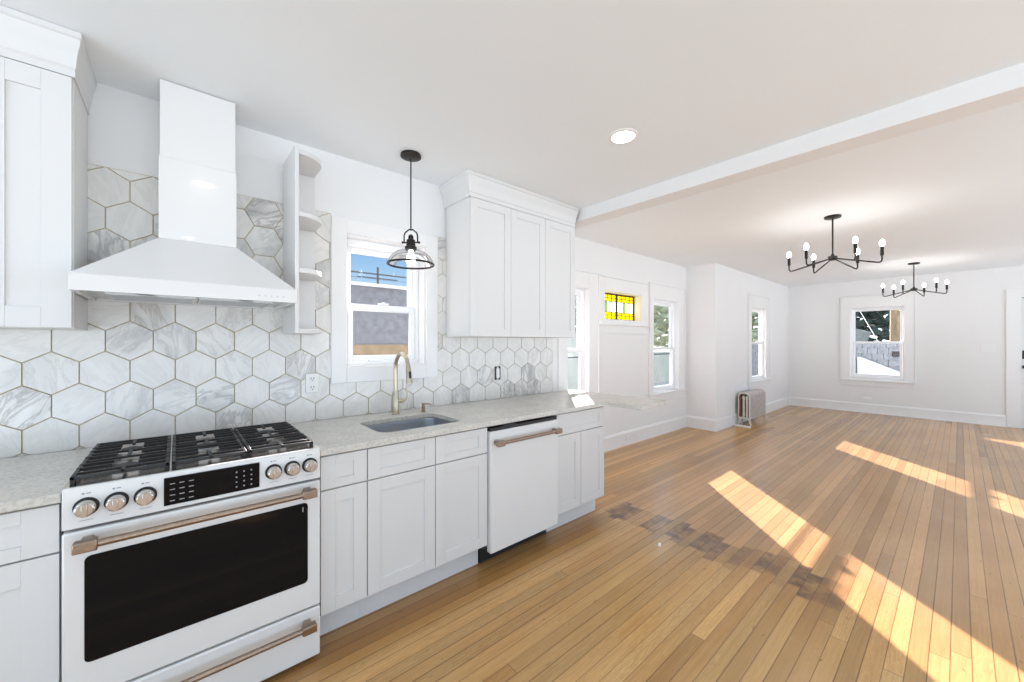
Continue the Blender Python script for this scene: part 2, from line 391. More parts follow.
# ------------------------------------------------------------------ mesh helpers
class M:
    def __init__(self):
        self.bm = bmesh.new()
    def box(self, x0, x1, y0, y1, z0, z1):
        vs = [self.bm.verts.new(p) for p in ((x0, y0, z0), (x1, y0, z0), (x1, y1, z0), (x0, y1, z0), (x0, y0, z1), (x1, y0, z1), (x1, y1, z1), (x0, y1, z1))]
        for f in ((0, 3, 2, 1), (4, 5, 6, 7), (0, 1, 5, 4), (1, 2, 6, 5), (2, 3, 7, 6), (3, 0, 4, 7)):
            self.bm.faces.new([vs[i] for i in f])
        return self
    def prism(self, poly, axis, a, b):
        """poly: 2-D points in the two other axes (in x,y,z order), extruded along axis from a to b."""
        def P(u, v, w):
            return {'x': (w, u, v), 'y': (u, w, v), 'z': (u, v, w)}[axis]
        A = [self.bm.verts.new(P(u, v, a)) for u, v in poly]
        B = [self.bm.verts.new(P(u, v, b)) for u, v in poly]
        n = len(poly)
        self.bm.faces.new(A); self.bm.faces.new(B[::-1])
        for i in range(n):
            j = (i + 1) % n
            self.bm.faces.new((A[i], B[i], B[j], A[j]))
        return self
    def hull8(self, lo, hi):
        """two quads of four points joined (frustum)."""
        A = [self.bm.verts.new(p) for p in lo]; B = [self.bm.verts.new(p) for p in hi]
        self.bm.faces.new(A[::-1]); self.bm.faces.new(B)
        for i in range(4):
            j = (i + 1) % 4
            self.bm.faces.new((A[i], A[j], B[j], B[i]))
        return self
    def tube(self, pts, r, n=12, caps=True):
        pts = [Vector(p) for p in pts]
        k = len(pts)
        rs = r if isinstance(r, (list, tuple)) else [r] * k
        tan = []
        for i in range(k):
            a = pts[max(i - 1, 0)]; b = pts[min(i + 1, k - 1)]
            tan.append((b - a).normalized())
        up = Vector((0, 0, 1)) if abs(tan[0].z) < 0.9 else Vector((1, 0, 0))
        x = tan[0].cross(up).normalized()
        rings = []
        for i in range(k):
            x = (x - tan[i] * x.dot(tan[i])).normalized()
            y = tan[i].cross(x)
            rings.append([self.bm.verts.new(pts[i] + (x * math.cos(t) + y * math.sin(t)) * rs[i]) for t in [2 * math.pi * j / n for j in range(n)]])
        for i in range(k - 1):
            for j in range(n):
                q = (j + 1) % n
                self.bm.faces.new((rings[i][j], rings[i][q], rings[i + 1][q], rings[i + 1][j]))
        if caps:
            self.bm.faces.new(rings[0][::-1]); self.bm.faces.new(rings[-1])
        return self
    def lathe(self, prof, c=(0, 0, 0), axis=(0, 0, 1), n=24, caps=True):
        """prof: (radius, height along axis)"""
        ax = Vector(axis).normalized()
        up = Vector((0, 0, 1)) if abs(ax.z) < 0.9 else Vector((1, 0, 0))
        x = ax.cross(up).normalized(); y = ax.cross(x)
        c = Vector(c)
        rings = []
        for r, h in prof:
            if r < 1e-6:
                rings.append([self.bm.verts.new(c + ax * h)])
            else:
                rings.append([self.bm.verts.new(c + ax * h + (x * math.cos(t) + y * math.sin(t)) * r) for t in [2 * math.pi * j / n for j in range(n)]])
        for a, b in zip(rings, rings[1:]):
            for j in range(n):
                q = (j + 1) % n
                if len(a) == 1 and len(b) == 1: continue
                if len(a) == 1: self.bm.faces.new((a[0], b[q], b[j]))
                elif len(b) == 1: self.bm.faces.new((a[j], a[q], b[0]))
                else: self.bm.faces.new((a[j], a[q], b[q], b[j]))
        if caps:
            if len(rings[0]) > 1: self.bm.faces.new(rings[0][::-1])
            if len(rings[-1]) > 1: self.bm.faces.new(rings[-1])
        return self
    def ball(self, c, r, u=12, v=8, sc=(1, 1, 1)):
        mt = Matrix.Translation(Vector(c)) @ Matrix.Diagonal((*sc, 1))
        bmesh.ops.create_uvsphere(self.bm, u_segments=u, v_segments=v, radius=r, matrix=mt)
        return self
    def build(self, name, mat, parent=None, bevel=0.0, seg=2, smooth=35):
        bmesh.ops.recalc_face_normals(self.bm, faces=self.bm.faces)
        me = bpy.data.meshes.new(name)
        self.bm.to_mesh(me); self.bm.free()
        if smooth:
            for p in me.polygons: p.use_smooth = True
            me.set_sharp_from_angle(angle=math.radians(smooth))
        me.materials.append(mat)
        o = bpy.data.objects.new(name, me)
        C.objects.link(o)
        if parent is not None:
            o.parent = parent
            if parent.type == 'EMPTY':
                o.matrix_parent_inverse = Matrix.Translation(parent.location).inverted()
        if bevel:
            md = o.modifiers.new('edge', 'BEVEL'); md.width = bevel; md.segments = seg
            md.limit_method = 'ANGLE'; md.angle_limit = math.radians(40)
            md.harden_normals = False
        return o

def tag(o, label, cat, group=None, kind=None):
    o['label'] = label; o['category'] = cat
    if group: o['group'] = group
    if kind: o['kind'] = kind
    return o
def thing(name, loc, label, cat, group=None, kind=None):
    o = bpy.data.objects.new(name, None)
    o.empty_display_size = 0.1
    o.location = loc
    C.objects.link(o)
    return tag(o, label, cat, group, kind)
def struct(name, m, mat, label, cat, bevel=0.0):
    return tag(m.build(name, mat, None, bevel, smooth=30), label, cat, kind='structure')
def arc(cx, cy, r, a0, a1, n):
    return [(cx + r * math.cos(math.radians(a0 + (a1 - a0) * i / n)), cy + r * math.sin(math.radians(a0 + (a1 - a0) * i / n))) for i in range(n + 1)]
def rrect(x0, x1, y0, y1, r, n=5):
    return (arc(x1 - r, y0 + r, r, -90, 0, n) + arc(x1 - r, y1 - r, r, 0, 90, n) + arc(x0 + r, y1 - r, r, 90, 180, n) + arc(x0 + r, y0 + r, r, 180, 270, n))

KZ, FZ = 2.59, 2.65        # kitchen and living-room ceiling heights
XB, XBUMP, XF = 2.98, 6.41, 10.4
YK, YA, YL = 2.60, 2.98, 2.515

# ------------------------------------------------------------------ setting: floor, ceilings, walls
fl = M().box(-2.6, 10.6, -2.7, 3.2, -0.12, 0.0)
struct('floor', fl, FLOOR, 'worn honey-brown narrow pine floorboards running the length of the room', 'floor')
ce = M().box(-2.6, 2.74, -2.7, 2.8, KZ, KZ + 0.2).box(2.74, 10.6, -2.7, 3.2, FZ, FZ + 0.14)
struct('ceiling', ce, CEIL, 'smooth white ceiling over kitchen and living room', 'ceiling')
bm_ = M().box(2.735, 2.90, -2.7, 2.60, 2.487, FZ)
struct('ceiling_beam', bm_, WALL, 'white boxed ceiling beam between kitchen and living room', 'beam', 0.004)

def wall_y(name, y, th, x0, x1, z1, holes, label):
    """wall facing -y at y with rectangular holes (x0,x1,z0,z1), sorted in x"""
    m = M(); cur = x0
    for a, b, c, d in holes:
        if a > cur: m.box(cur, a, y, y + th, 0, z1)
        if c > 0: m.box(a, b, y, y + th, 0, c)
        m.box(a, b, y, y + th, d, z1)
        cur = b
    if x1 > cur: m.box(cur, x1, y, y + th, 0, z1)
    return struct(name, m, WALL, label, 'wall')
KW = (0.82, 1.395, 1.228, 2.105)
W1 = (3.10, 3.81, 0.64, 2.06)
W2 = (5.33, 6.13, 0.64, 2.06)
SGW = (4.12, 5.00, 1.69, 2.07)
BW = (7.98, 8.78, 0.69, 2.06)
FW = (0.675, 1.465, 0.70, 2.10)
wall_y('wall_kitchen', YK, 0.2, -2.6, XB, FZ, [KW], 'white kitchen wall behind the marble tile')
wall_y('wall_nook', YA, 0.14, XB - 0.2, XBUMP + 0.2, FZ, [W1, SGW, W2], 'white wall of the window nook with stained glass')
wall_y('wall_living', YL, 0.11, XBUMP + 0.2, XF, FZ, [BW], 'white living-room wall behind the radiator')
m = M().box(XBUMP, XBUMP + 0.2, YL, YA, 0, FZ)
struct('wall_return', m, WALL, 'white short return wall where the nook ends', 'wall')
m = M()
m.box(XF, XF + 0.2, FW[1], YL + 0.2, 0, FZ).box(XF, XF + 0.2, FW[0], FW[1], 0, FW[2]).box(XF, XF + 0.2, FW[0], FW[1], FW[3], FZ)
m.box(XF, XF + 0.2, -0.655, FW[0], 0, FZ).box(XF, XF + 0.2, -1.56, -0.655, 2.14, FZ).box(XF, XF + 0.2, -2.7, -1.56, 0, FZ)
struct('wall_far', m, WALL, 'white end wall with one window and the entry door', 'wall')
# white end board where the kitchen wall stops
m = M().box(2.845, 2.985, YK - 0.012, YK + 0.02, 0.915, 2.487)
struct('trim_1', m, TRIM, 'white end board at the edge of the kitchen wall beside the nook', 'trim', 0.002)

# baseboards
def base_y(name, y, x0, x1, label):
    m = M().prism([(y - 0.022, 0), (y, 0), (y, 0.19), (y - 0.006, 0.19), (y - 0.010, 0.175), (y - 0.018, 0.165), (y - 0.018, 0.02)], 'x', x0, x1)
    return struct(name, m, TRIM, label, 'baseboard')
base_y('baseboard_nook', YA, XB, XBUMP, 'tall white baseboard under the nook windows')
base_y('baseboard_living', YL, XBUMP - 0.02, XF, 'tall white baseboard behind the radiator')
m = M().prism([(XBUMP - 0.022, 0), (XBUMP, 0), (XBUMP, 0.19), (XBUMP - 0.006, 0.19), (XBUMP - 0.010, 0.175), (XBUMP - 0.018, 0.165), (XBUMP - 0.018, 0.02)], 'y', YL - 0.02, YA)
struct('baseboard_return', m, TRIM, 'short white baseboard on the return wall', 'baseboard')
m = M().prism([(XF - 0.022, 0), (XF, 0), (XF, 0.19), (XF - 0.006, 0.19), (XF - 0.010, 0.175), (XF - 0.018, 0.165), (XF - 0.018, 0.02)], 'y', -0.505, YL)
struct('baseboard_far', m, TRIM, 'tall white baseboard along the end wall', 'baseboard')

# ------------------------------------------------------------------ windows
def mapbox(m, f, u0, u1, n0, n1, z0, z1):
    a = f(u0, n0, z0); b = f(u1, n1, z1)
    m.box(min(a[0], b[0]), max(a[0], b[0]), min(a[1], b[1]), max(a[1], b[1]), z0, z1)
    return m
def ring(m, f, u0, u1, z0, z1, w, n0, n1, wt=None, wb=None):
    wt = w if wt is None else wt; wb = w if wb is None else wb
    mapbox(m, f, u0, u0 + w, n0, n1, z0, z1); mapbox(m, f, u1 - w, u1, n0, n1, z0, z1)
    mapbox(m, f, u0 + w, u1 - w, n0, n1, z1 - wt, z1); mapbox(m, f, u0 + w, u1 - w, n0, n1, z0, z0 + wb)
    return m
def dhung(name, f, op, label, zmid, fr=0.035, sash=0.04, depth=0.07, screen=False, locks=True, head=None):
    """double-hung window in opening op=(u0,u1,z0,z1); f maps (along, outward, z) to world"""
    u0, u1, z0, z1 = op
    ht = fr if head is None else head
    t = thing(name, f((u0 + u1) / 2, 0, z0), label, 'window', kind='structure')
    m = M(); ring(m, f, u0, u1, z0, z1, fr, depth, depth + 0.085, ht, fr)
    m.build('window_frame', VINYL, t, 0.003)
    a, b, c, d = u0 + fr, u1 - fr, z0 + fr, z1 - ht
    m = M(); ring(m, f, a, b, zmid - 0.02, d, sash, depth + 0.045, depth + 0.075)
    us = m.build('upper_sash', VINYL, t, 0.003)
    m = M(); mapbox(m, f, a + sash - 0.005, b - sash + 0.005, depth + 0.057, depth + 0.062, zmid + 0.015, d - sash + 0.005)
    m.build('pane', GLASS, us, smooth=0)
    m = M(); ring(m, f, a + 0.003, b - 0.003, c, zmid + 0.022, sash, depth + 0.006, depth + 0.040)
    ls = m.build('lower_sash', VINYL, t, 0.003)
    m = M(); mapbox(m, f, a + sash, b - sash, depth + 0.021, depth + 0.026, c + sash - 0.005, zmid - 0.014)
    m.build('pane', GLASS, ls, smooth=0)
    if locks:
        m = M(); mapbox(m, f, (a + b) / 2 - 0.035, (a + b) / 2 + 0.035, depth - 0.006, depth + 0.02, zmid + 0.022, zmid + 0.036)
        mapbox(m, f, (a + b) / 2 - 0.012, (a + b) / 2 + 0.012, depth - 0.012, depth + 0.006, zmid + 0.026, zmid + 0.042)
        m.build('sash_lock', VINYL, ls, 0.003)
    if screen:
        m = M(); mapbox(m, f, a, b, depth + 0.078, depth + 0.083, zmid - 0.094, zmid - 0.076)
        m.build('screen_rail', DARK, t)
    return t
fk = lambda u, n, z: (u, YK + n, z)
fa = lambda u, n, z: (u, YA + n, z)
flv = lambda u, n, z: (u, YL + n, z)
ff = lambda u, n, z: (XF + n, u, z)

# kitchen window
t = dhung('window_1', fk, (KW[0] + 0.012, KW[1] - 0.012, KW[2] + 0.012, KW[3] - 0.012), 'white double-hung window over the sink', 1.635, 0.028, 0.036, 0.075, locks=True, head=0.048)
m = M(); ring(m, fk, 0.732, 1.490, 1.134, 2.192, 0.0935, -0.020, 0.0, 0.0935, 0.099)
m.build('casing', TRIM, t, 0.002)
m = M(); ring(m, fk, KW[0], KW[1], KW[2], KW[3], 0.012, 0.0, 0.075, 0.012, 0.014)
m.build('jamb', TRIM, t)
m = M()
for ux in (1.03, 1.09):
    pass
m.box(0.965, 1.075, YK + 0.110, YK + 0.121, 2.012, 2.028)
m.build('vent_latch', VINYL, t, 0.003)
m = M().box(1.00, 1.10, YK + 0.066, YK + 0.080, 1.262, 1.276)
m.build('sash_lift', VINYL, t, 0.003)

def cased(t, f, op, u0, u1, ztop, wcas, zsill, sill=True, head=True, jd=0.07):
    """flat casing boards, head board, stool and apron, and jamb lining"""
    m = M()
    mapbox(m, f, u0, op[0] + 0.006, -0.022, 0, zsill, ztop)
    mapbox(m, f, op[1] - 0.006, u1, -0.022, 0, zsill, ztop)
    mapbox(m, f, op[0] + 0.006, op[1] - 0.006, -0.022, 0, op[3] - 0.006, ztop)
    m.build('casing', TRIM, t, 0.003)
    m = M(); mapbox(m, f, u0 - 0.012, u0, -0.034, 0, zsill, ztop + 0.012); mapbox(m, f, u1, u1 + 0.012, -0.034, 0, zsill, ztop + 0.012)
    mapbox(m, f, u0, u1, -0.034, 0, ztop, ztop + 0.012)
    m.build('backband', TRIM, t, 0.003)
    m = M(); ring(m, f, op[0], op[1], op[2], op[3], 0.012, 0.0, jd)
    m.build('jamb', TRIM, t)
    m = M(); mapbox(m, f, u0 - 0.03, u1 + 0.03, -0.06, 0.0, zsill - 0.028, zsill); mapbox(m, f, op[0] + 0.012, op[1] - 0.012, 0.0, jd, zsill - 0.022, zsill + 0.006)
    m.build('stool', TRIM, t, 0.005)
    m = M(); mapbox(m, f, u0 + 0.01, u1 - 0.01, -0.02, 0, zsill - 0.125, zsill - 0.028)
    m.build('apron', TRIM, t, 0.003)

t = dhung('window_2', fa, (W1[0] + .012, W1[1] - .012, W1[2] + .012, W1[3] - .012), 'white double-hung window behind the end of the counter', 1.30, 0.03, 0.042, 0.04, True)
cased(t, fa, W1, 3.00, 3.985, 2.245, 0.1, 0.645, jd=0.04)
t = dhung('window_3', fa, (W2[0] + .012, W2[1] - .012, W2[2] + .012, W2[3] - .012), 'white double-hung window right of the stained glass', 1.30, 0.03, 0.042, 0.04, True)
cased(t, fa, W2, 5.225, 6.31, 2.265, 0.1, 0.645, jd=0.04)
t = dhung('window_4', flv, (BW[0] + .012, BW[1] - .012, BW[2] + .012, BW[3] - .012), 'narrow-looking white double-hung window above the radiator', 1.39, 0.022, 0.036, 0.016)
cased(t, flv, BW, 7.83, 8.93, 2.28, 0.1, 0.69, jd=0.016)
t = dhung('window_5', ff, (FW[0] + .012, FW[1] - .012, FW[2] + .012, FW[3] - .012), 'white double-hung window in the end wall', 1.40, 0.022, 0.036, 0.05)
cased(t, ff, FW, 0.545, 1.60, 2.33, 0.1, 0.66, jd=0.05)

# stained-glass window
t = thing('window_6', (4.56, YA, 1.69), 'small yellow stained-glass window between the nook windows', 'window', kind='structure')
m = M(); mapbox(m, fa, 4.01, SGW[0] + .006, -0.022, 0, 1.645, 2.235); mapbox(m, fa, SGW[1] - .006, 5.185, -0.022, 0, 1.645, 2.235)
mapbox(m, fa, SGW[0] + .006, SGW[1] - .006, -0.022, 0, SGW[3] - .006, 2.235)
mapbox(m, fa, SGW[0] + .006, SGW[1] - .006, -0.022, 0, 1.645, SGW[2] + .006)
m.build('casing', TRIM, t, 0.003)
m = M(); mapbox(m, fa, 4.01, 5.185, -0.034, 0, 2.235, 2.25)
m.build('backband', TRIM, t, 0.003)
m = M(); ring(m, fa, SGW[0], SGW[1], SGW[2], SGW[3], 0.012, 0.0, 0.085); m.build('jamb', TRIM, t)
m = M(); mapbox(m, fa, 3.998, 5.20, -0.06, 0, 1.618, 1.645); m.build('stool', TRIM, t, 0.006)
m = M(); mapbox(m, fa, 4.01, 5.185, -0.024, 0, 1.52, 1.618); m.build('apron', TRIM, t, 0.003)
G0, G1, H0, H1 = 4.132, 4.988, 1.702, 2.058
m = M(); ring(m, fa, G0, G1, H0, H1, 0.016, 0.09, 0.115); mid = (G0 + G1) / 2
mapbox(m, fa, mid - 0.014, mid + 0.014, 0.09, 0.115, H0, H1)
m.build('sash', DARKGAP, t)
for k, (a, b) in enumerate(((G0 + .016, mid - .014), (mid + .014, G1 - .016))):
    c, d = H0 + .016, H1 - .016
    bw = (d - c)
    ys = [c, c + bw * .16, c + bw * .27, d - bw * .27, d - bw * .14, d]
    le = M()
    def lead(u0, u1, z0, z1): mapbox(le, fa, u0, u1, 0.096, 0.106, z0, z1)
    cols = [('yellow_glass', SG_Y, []), ('opal_glass', SG_W, []), ('green_glass_strip', SG_G, [])]
    yb, wb, gb = M(), M(), M()
    w = b - a
    for r_, (z0, z1) in enumerate(zip(ys, ys[1:])):
        if r_ == 2:
            xs = [a, a + w * .38, a + w * .48, a + w * .62, a + w * .72, b] if True else []
            for i, (u0, u1) in enumerate(zip(xs, xs[1:])):
                mapbox(gb if i in (1,) else wb, fa, u0, u1, 0.099, 0.103, z0, z1)
                if i: lead(u0 - .004, u0 + .004, z0, z1)
        else:
            xs = [a + w * i / 4 for i in range(5)] if r_ % 2 == 0 else [a, a + w * .25, a + w * .75, b]
            for i, (u0, u1) in enumerate(zip(xs, xs[1:])):
                mapbox(yb, fa, u0, u1, 0.099, 0.103, z0, z1)
                if i: lead(u0 - .004, u0 + .004, z0, z1)
        if r_: lead(a, b, z0 - .004, z0 + .004)
    yb.build('yellow_pane', SG_Y, t, smooth=0); wb.build('opal_pane', SG_W, t, smooth=0); gb.build('green_pane', SG_G, t, smooth=0)
    le.build('lead_came', DARKGAP, t)

# entry door at the far right
t = thing('door_1', (XF, -1.1, 0), 'white entry door with black lock at the right edge', 'door', kind='structure')
M().box(XF + 0.02, XF + 0.065, -1.546, -0.664, 0.006, 2.124).build('door_leaf', TRIM, t, 0.003)
m = M()
for z0, z1 in ((0.25, 0.95), (1.1, 1.95)):
    for y0, y1 in ((-1.42, -1.15), (-1.06, -0.79)):
        m.box(XF + 0.013, XF + 0.02, y0, y1, z0, z1)
m.build('raised_panel', TRIM, t, 0.006)
M().box(XF - 0.02, XF, -0.665, -0.505, 0, 2.28).box(XF - 0.02, XF, -1.71, -1.55, 0, 2.28).box(XF - 0.02, XF, -1.55, -0.665, 2.13, 2.28).build('door_casing', TRIM, t, 0.003)
M().box(XF + .001, XF + 0.2, -0.661, -0.655, 0, 2.14).box(XF + .001, XF + 0.2, -1.56, -1.548, 0, 2.14).box(XF + .001, XF + 0.2, -1.548, -0.661, 2.128, 2.14).build('door_gap', DARKGAP, t)  # dark strips stand in for the shaded gap round the leaf
M().box(XF - 0.004, XF + 0.02, -0.73, -0.668, 1.13, 1.27).build('door_lock', DARK, t, 0.006)
M().lathe([(0.03, 0), (0.03, 0.006), (0.012, 0.01), (0.012, 0.04), (0.028, 0.045), (0.03, 0.06), (0.02, 0.07), (0, 0.072)], (XF + 0.02, -0.698, 1.0), (-1, 0, 0)).build('door_knob', DARK, t)

# ------------------------------------------------------------------ tiled backsplash
def hexclip(poly, rects):
    """clip convex polygon to each rectangle (x0,x1,z0,z1)"""
    res = []
    for x0, x1, z0, z1 in rects:
        p = poly
        for ax, lim, keep in ((0, x0, 1), (0, x1, -1), (1, z0, 1), (1, z1, -1)):
            q = []
            for i in range(len(p)):
                a, b = p[i], p[(i + 1) % len(p)]
                ia = (a[ax] - lim) * keep >= 0; ib = (b[ax] - lim) * keep >= 0
                if ia: q.append(a)
                if ia != ib:
                    s = (lim - a[ax]) / (b[ax] - a[ax]); q.append((a[0] + s * (b[0] - a[0]), a[1] + s * (b[1] - a[1])))
            p = q
            if len(p) < 3: break
        if len(p) >= 3:
            ar = abs(sum(p[i][0] * p[(i + 1) % len(p)][1] - p[(i + 1) % len(p)][0] * p[i][1] for i in range(len(p)))) / 2
            if ar > 2e-5: res.append(p)
    return res
PX, PZ, G = 0.1628, 0.1425, 0.0045
def tiles():
    bm = bmesh.new()
    lay = bm.loops.layers.float_color.new('tile_random')
    def add(p, cc):
        y0, y1 = YK - 0.002, YK - 0.010
        B = [bm.verts.new((x, y0, z)) for x, z in p]; F = [bm.verts.new((x, y1, z)) for x, z in p]
        n = len(p); fs = [bm.faces.new(F)]
        for i in range(n): fs.append(bm.faces.new((B[i], B[(i + 1) % n], F[(i + 1) % n], F[i])))
        for f in fs:
            for l in f.loops: l[lay] = cc
    zone_flat = (0.20, 0.705, 1.63, 2.205)
    main = [(-1.7, 0.20, 0.914, 2.205), (0.20, 0.705, 0.914, 1.63), (0.705, 1.488, 0.914, 1.136), (0.48, 0.734, 1.63, 2.205), (1.488, 2.765, 0.914, 1.50), (1.488, 1.60, 1.50, 2.20), (0.705, 0.734, 1.136, 1.63)]
    rx, rz = PX / 2 - G / 2, PZ * 2 / 3
    special = {(0.155, 1.258): (0.35, 0.95, 0.9), (0.238, 1.40): (0.1, 1.0, 0.95)}
    for j in range(-5, 7):
        zc = 1.40 - 0.0 + j * PZ
        shift = 0.0 if j % 2 == 0 else PX / 2
        for i in range(-14, 20):
            xc = 0.155 + shift + i * PX
            # edges of even rows at 0.074 + k*PX
            s = (PZ * 2 / 3 - G * 0.58)
            hx = PX / 2 - G / 2
            poly = [(xc, zc + s), (xc - hx, zc + s / 2), (xc - hx, zc - s / 2), (xc, zc - s), (xc + hx, zc - s / 2), (xc + hx, zc + s / 2)]
            cc = [random.random(), random.random(), random.random() ** 2, 1]
            for (a, b), v in special.items():
                if abs(a - xc) < 0.03 and abs(b - zc) < 0.03: cc = [*v, 1]
            for p in hexclip(poly, main): add(p, cc)
    # rotated tiles between hood chimney and shelf
    R = 0.094
    for i in range(-3, 4):
        for j in range(-4, 4):
            xc = 0.375 + i * 1.5 * R; zc = 1.967 + (j + (0.5 if i % 2 else 0)) * R * math.sqrt(3)
            rr = R - G * 0.58
            poly = [(xc + rr * math.cos(math.radians(60 * k)), zc + rr * math.sin(math.radians(60 * k))) for k in range(6)]
            cc = [random.random(), random.random(), random.random() ** 2, 1]
            if i == 0 and j == 0: cc = [0.2, 0.75, 0.0, 1]
            if j == 0 and i == 1 or (i == 0 and j == 1): cc = [0.15, 0.97, 0.25, 1]
            for p in hexclip(poly, [(0.20, 0.48, 1.63, 2.205)]): add(p, cc)
    bmesh.ops.recalc_face_normals(bm, faces=bm.faces)
    me = bpy.data.meshes.new('backsplash_tile'); bm.to_mesh(me); bm.free()
    me.materials.append(MARBLE)
    o = bpy.data.objects.new('backsplash_tile', me); C.objects.link(o)
    md = o.modifiers.new('edge', 'BEVEL'); md.width = 0.0012; md.segments = 1; md.limit_method = 'ANGLE'
    return o
bs = thing('wall_tile', (0, YK, 0.914), 'white and grey marble hexagon tile with tan grout on the kitchen wall', 'backsplash', kind='structure')
o = tiles(); o.parent = bs; o.matrix_parent_inverse = Matrix.Translation(bs.location).inverted()
m = M().box(-1.7, 0.734, YK - 0.004, YK + 0.001, 0.914, 2.209).box(0.734, 1.488, YK - 0.004, YK + 0.001, 0.914, 1.136).box(1.488, 2.77, YK - 0.004, YK + 0.001, 0.914, 1.5).box(1.488, 1.6, YK - 0.004, YK + 0.001, 1.5, 2.20)
m.build('grout', GROUT, bs)

# ------------------------------------------------------------------ cabinets
YD = 1.885
def shaker(x0, x1, z0, z1, y, name, parent, st=0.062, th=0.02, rail=None):
    """five-piece shaker front facing -y with its face at y"""
    rl = st if rail is None else rail
    m = M()
    m.box(x0, x0 + st, y, y + th, z0, z1).box(x1 - st, x1, y, y + th, z0, z1)
    m.box(x0 + st, x1 - st, y, y + th, z1 - rl, z1).box(x0 + st, x1 - st, y, y + th, z0, z0 + rl)
    m.box(x0 + st - .002, x1 - st + .002, y + 0.008, y + th - .002, z0 + rl - .002, z1 - rl + .002)
    return m.build(name, CAB, parent, 0.0012)
def base_cab(x0, x1, label, drawers, doors, group='white base cabinets', st=0.062):
    t = thing('base_cabinet', ((x0 + x1) / 2, 2.25, 0), label, 'cabinet', group)
    m = M()
    a, b = x0 + 0.001, x1 - 0.001
    y0, y1 = YD + 0.022, YK - 0.012
    m.box(a, a + 0.018, y0, y1, 0.15, 0.883).box(b - 0.018, b, y0, y1, 0.15, 0.883)
    m.box(a + .018, b - .018, y0, y1, 0.15, 0.168).box(a + .018, b - .018, y1 - 0.01, y1, 0.168, 0.883)
    m.box(a + .018, b - .018, y0, y0 + 0.02, 0.862, 0.883).box(a + .018, b - .018, y0, y0 + 0.02, 0.70, 0.74)
    m.build('carcass', CAB, t)
    M().box(x0, x1 - 0.001, 1.985, 2.005, 0, 0.15).build('toe_kick', CAB, t)
    if x1 > 2.6: M().box(b - 0.018, b, 2.005, y1, 0, 0.15).build('side_foot', CAB, t)
    for u, v in drawers: shaker(u + .0025, v - .0025, 0.722, 0.873, YD, 'drawer_front', t, st, rail=0.042)
    for u, v in doors: shaker(u + .0025, v - .0025, 0.155, 0.716, YD, 'door', t, st)
    return t
base_cab(-0.75, -0.283, 'white shaker base cabinet left of the range', [(-0.75, -0.283)], [(-0.75, -0.283)], st=0.078)
base_cab(0.487, 0.70, 'narrow white shaker base cabinet right of the range', [(0.487, 0.70)], [(0.487, 0.70)])
base_cab(0.70, 1.434, 'wide two-door white shaker base cabinet under the sink', [(0.70, 1.074), (1.074, 1.434)], [(0.70, 1.074), (1.074, 1.434)])
base_cab(2.052, 2.635, 'white shaker base cabinet right of the dishwasher, one wide drawer over two doors', [(2.052, 2.62)], [(2.052, 2.325), (2.325, 2.62)])

def crown(parent, x0, x1, yf, z0, z1, left=True, right=False, proj=0.055, side=1.0):
    """crown moulding mitred round the front and the exposed side(s)"""
    prof = [(0.0, 0.0), (0.010, 0.0), (0.010, 0.026), (0.016, 0.034), (0.020, 0.06), (0.030, 0.092), (0.044, 0.115), (0.048, 0.132), (proj, 0.138), (proj, z1 - z0), (0.0, z1 - z0)]
    bm = bmesh.new()
    path = []
    if left: path.append((x0, YK - 0.003, -1, 0)); path.append((x0, yf, -1, -1))
    else: path.append((x0, yf, 0, -1))
    if right: path.append((x1, yf, side, -1)); path.append((x1, YK - 0.003, side, 0))
    else: path.append((x1, yf, 0, -1))
    rings = [[bm.verts.new((px + dx * d, py + dy * d, z0 + h)) for d, h in prof] for px, py, dx, dy in path]
    n = len(prof)
    for a, b in zip(rings, rings[1:]):
        for i in range(n):
            j = (i + 1) % n
            bm.faces.new((a[i], b[i], b[j], a[j]))
    bm.faces.new(rings[0]); bm.faces.new(rings[-1][::-1])
    mm = M(); mm.bm.free(); mm.bm = bm
    return mm.build('crown_moulding', CAB, parent, smooth=25)
def wall_cab(x0, x1, yf, z0, z1, splits, label, left, right, group='white wall cabinets', st=0.060):
    t = thing('wall_cabinet', ((x0 + x1) / 2, 2.43, z0), label, 'cabinet', group)
    m = M().box(x0, x1, yf + 0.021, YK - 0.012, z0, z1 + 0.01)
    m.build('carcass', CAB, t, 0.001)
    for a, b in zip(splits, splits[1:]): shaker(a + .0015, b - .0015, z0 + 0.002, z1 - 0.004, yf, 'door', t, st)
    crown(t, x0, x1, yf + 0.012, z1, KZ - 0.002, left, right, side=0.5 if right else 1.0)
    return t
wall_cab(1.566, 2.70, 2.255, 1.437, 2.428, [1.566, 1.94, 2.317, 2.70], 'three-door white shaker wall cabinet beside the sink window', True, False)
wall_cab(-0.84, -0.308, 2.265, 1.447, 2.43, [-0.84, -0.553, -0.310], 'white shaker wall cabinet left of the range hood', False, True, st=0.078)

# ------------------------------------------------------------------ worktops
def slab(name, outer, hole, z0, z1, label, mat=QUARTZ, bevel=0.003):
    bm = bmesh.new()
    def loop(pts):
        vs = [bm.verts.new((x, y, z1)) for x, y in pts]
        return [bm.edges.new((vs[i], vs[(i + 1) % len(vs)])) for i in range(len(vs))]
    ed = loop(outer)
    if hole: ed += loop(hole)
    r = bmesh.ops.triangle_fill(bm, use_beauty=True, use_dissolve=False, edges=ed)
    fs = [g for g in r['geom'] if isinstance(g, bmesh.types.BMFace)]
    bmesh.ops.recalc_face_normals(bm, faces=fs)
    ex = bmesh.ops.extrude_face_region(bm, geom=fs)
    vs = [g for g in ex['geom'] if isinstance(g, bmesh.types.BMVert)]
    bmesh.ops.translate(bm, vec=(0, 0, z0 - z1), verts=vs)
    mm = M(); mm.bm.free(); mm.bm = bm
    return mm.build(name, mat, None, bevel)
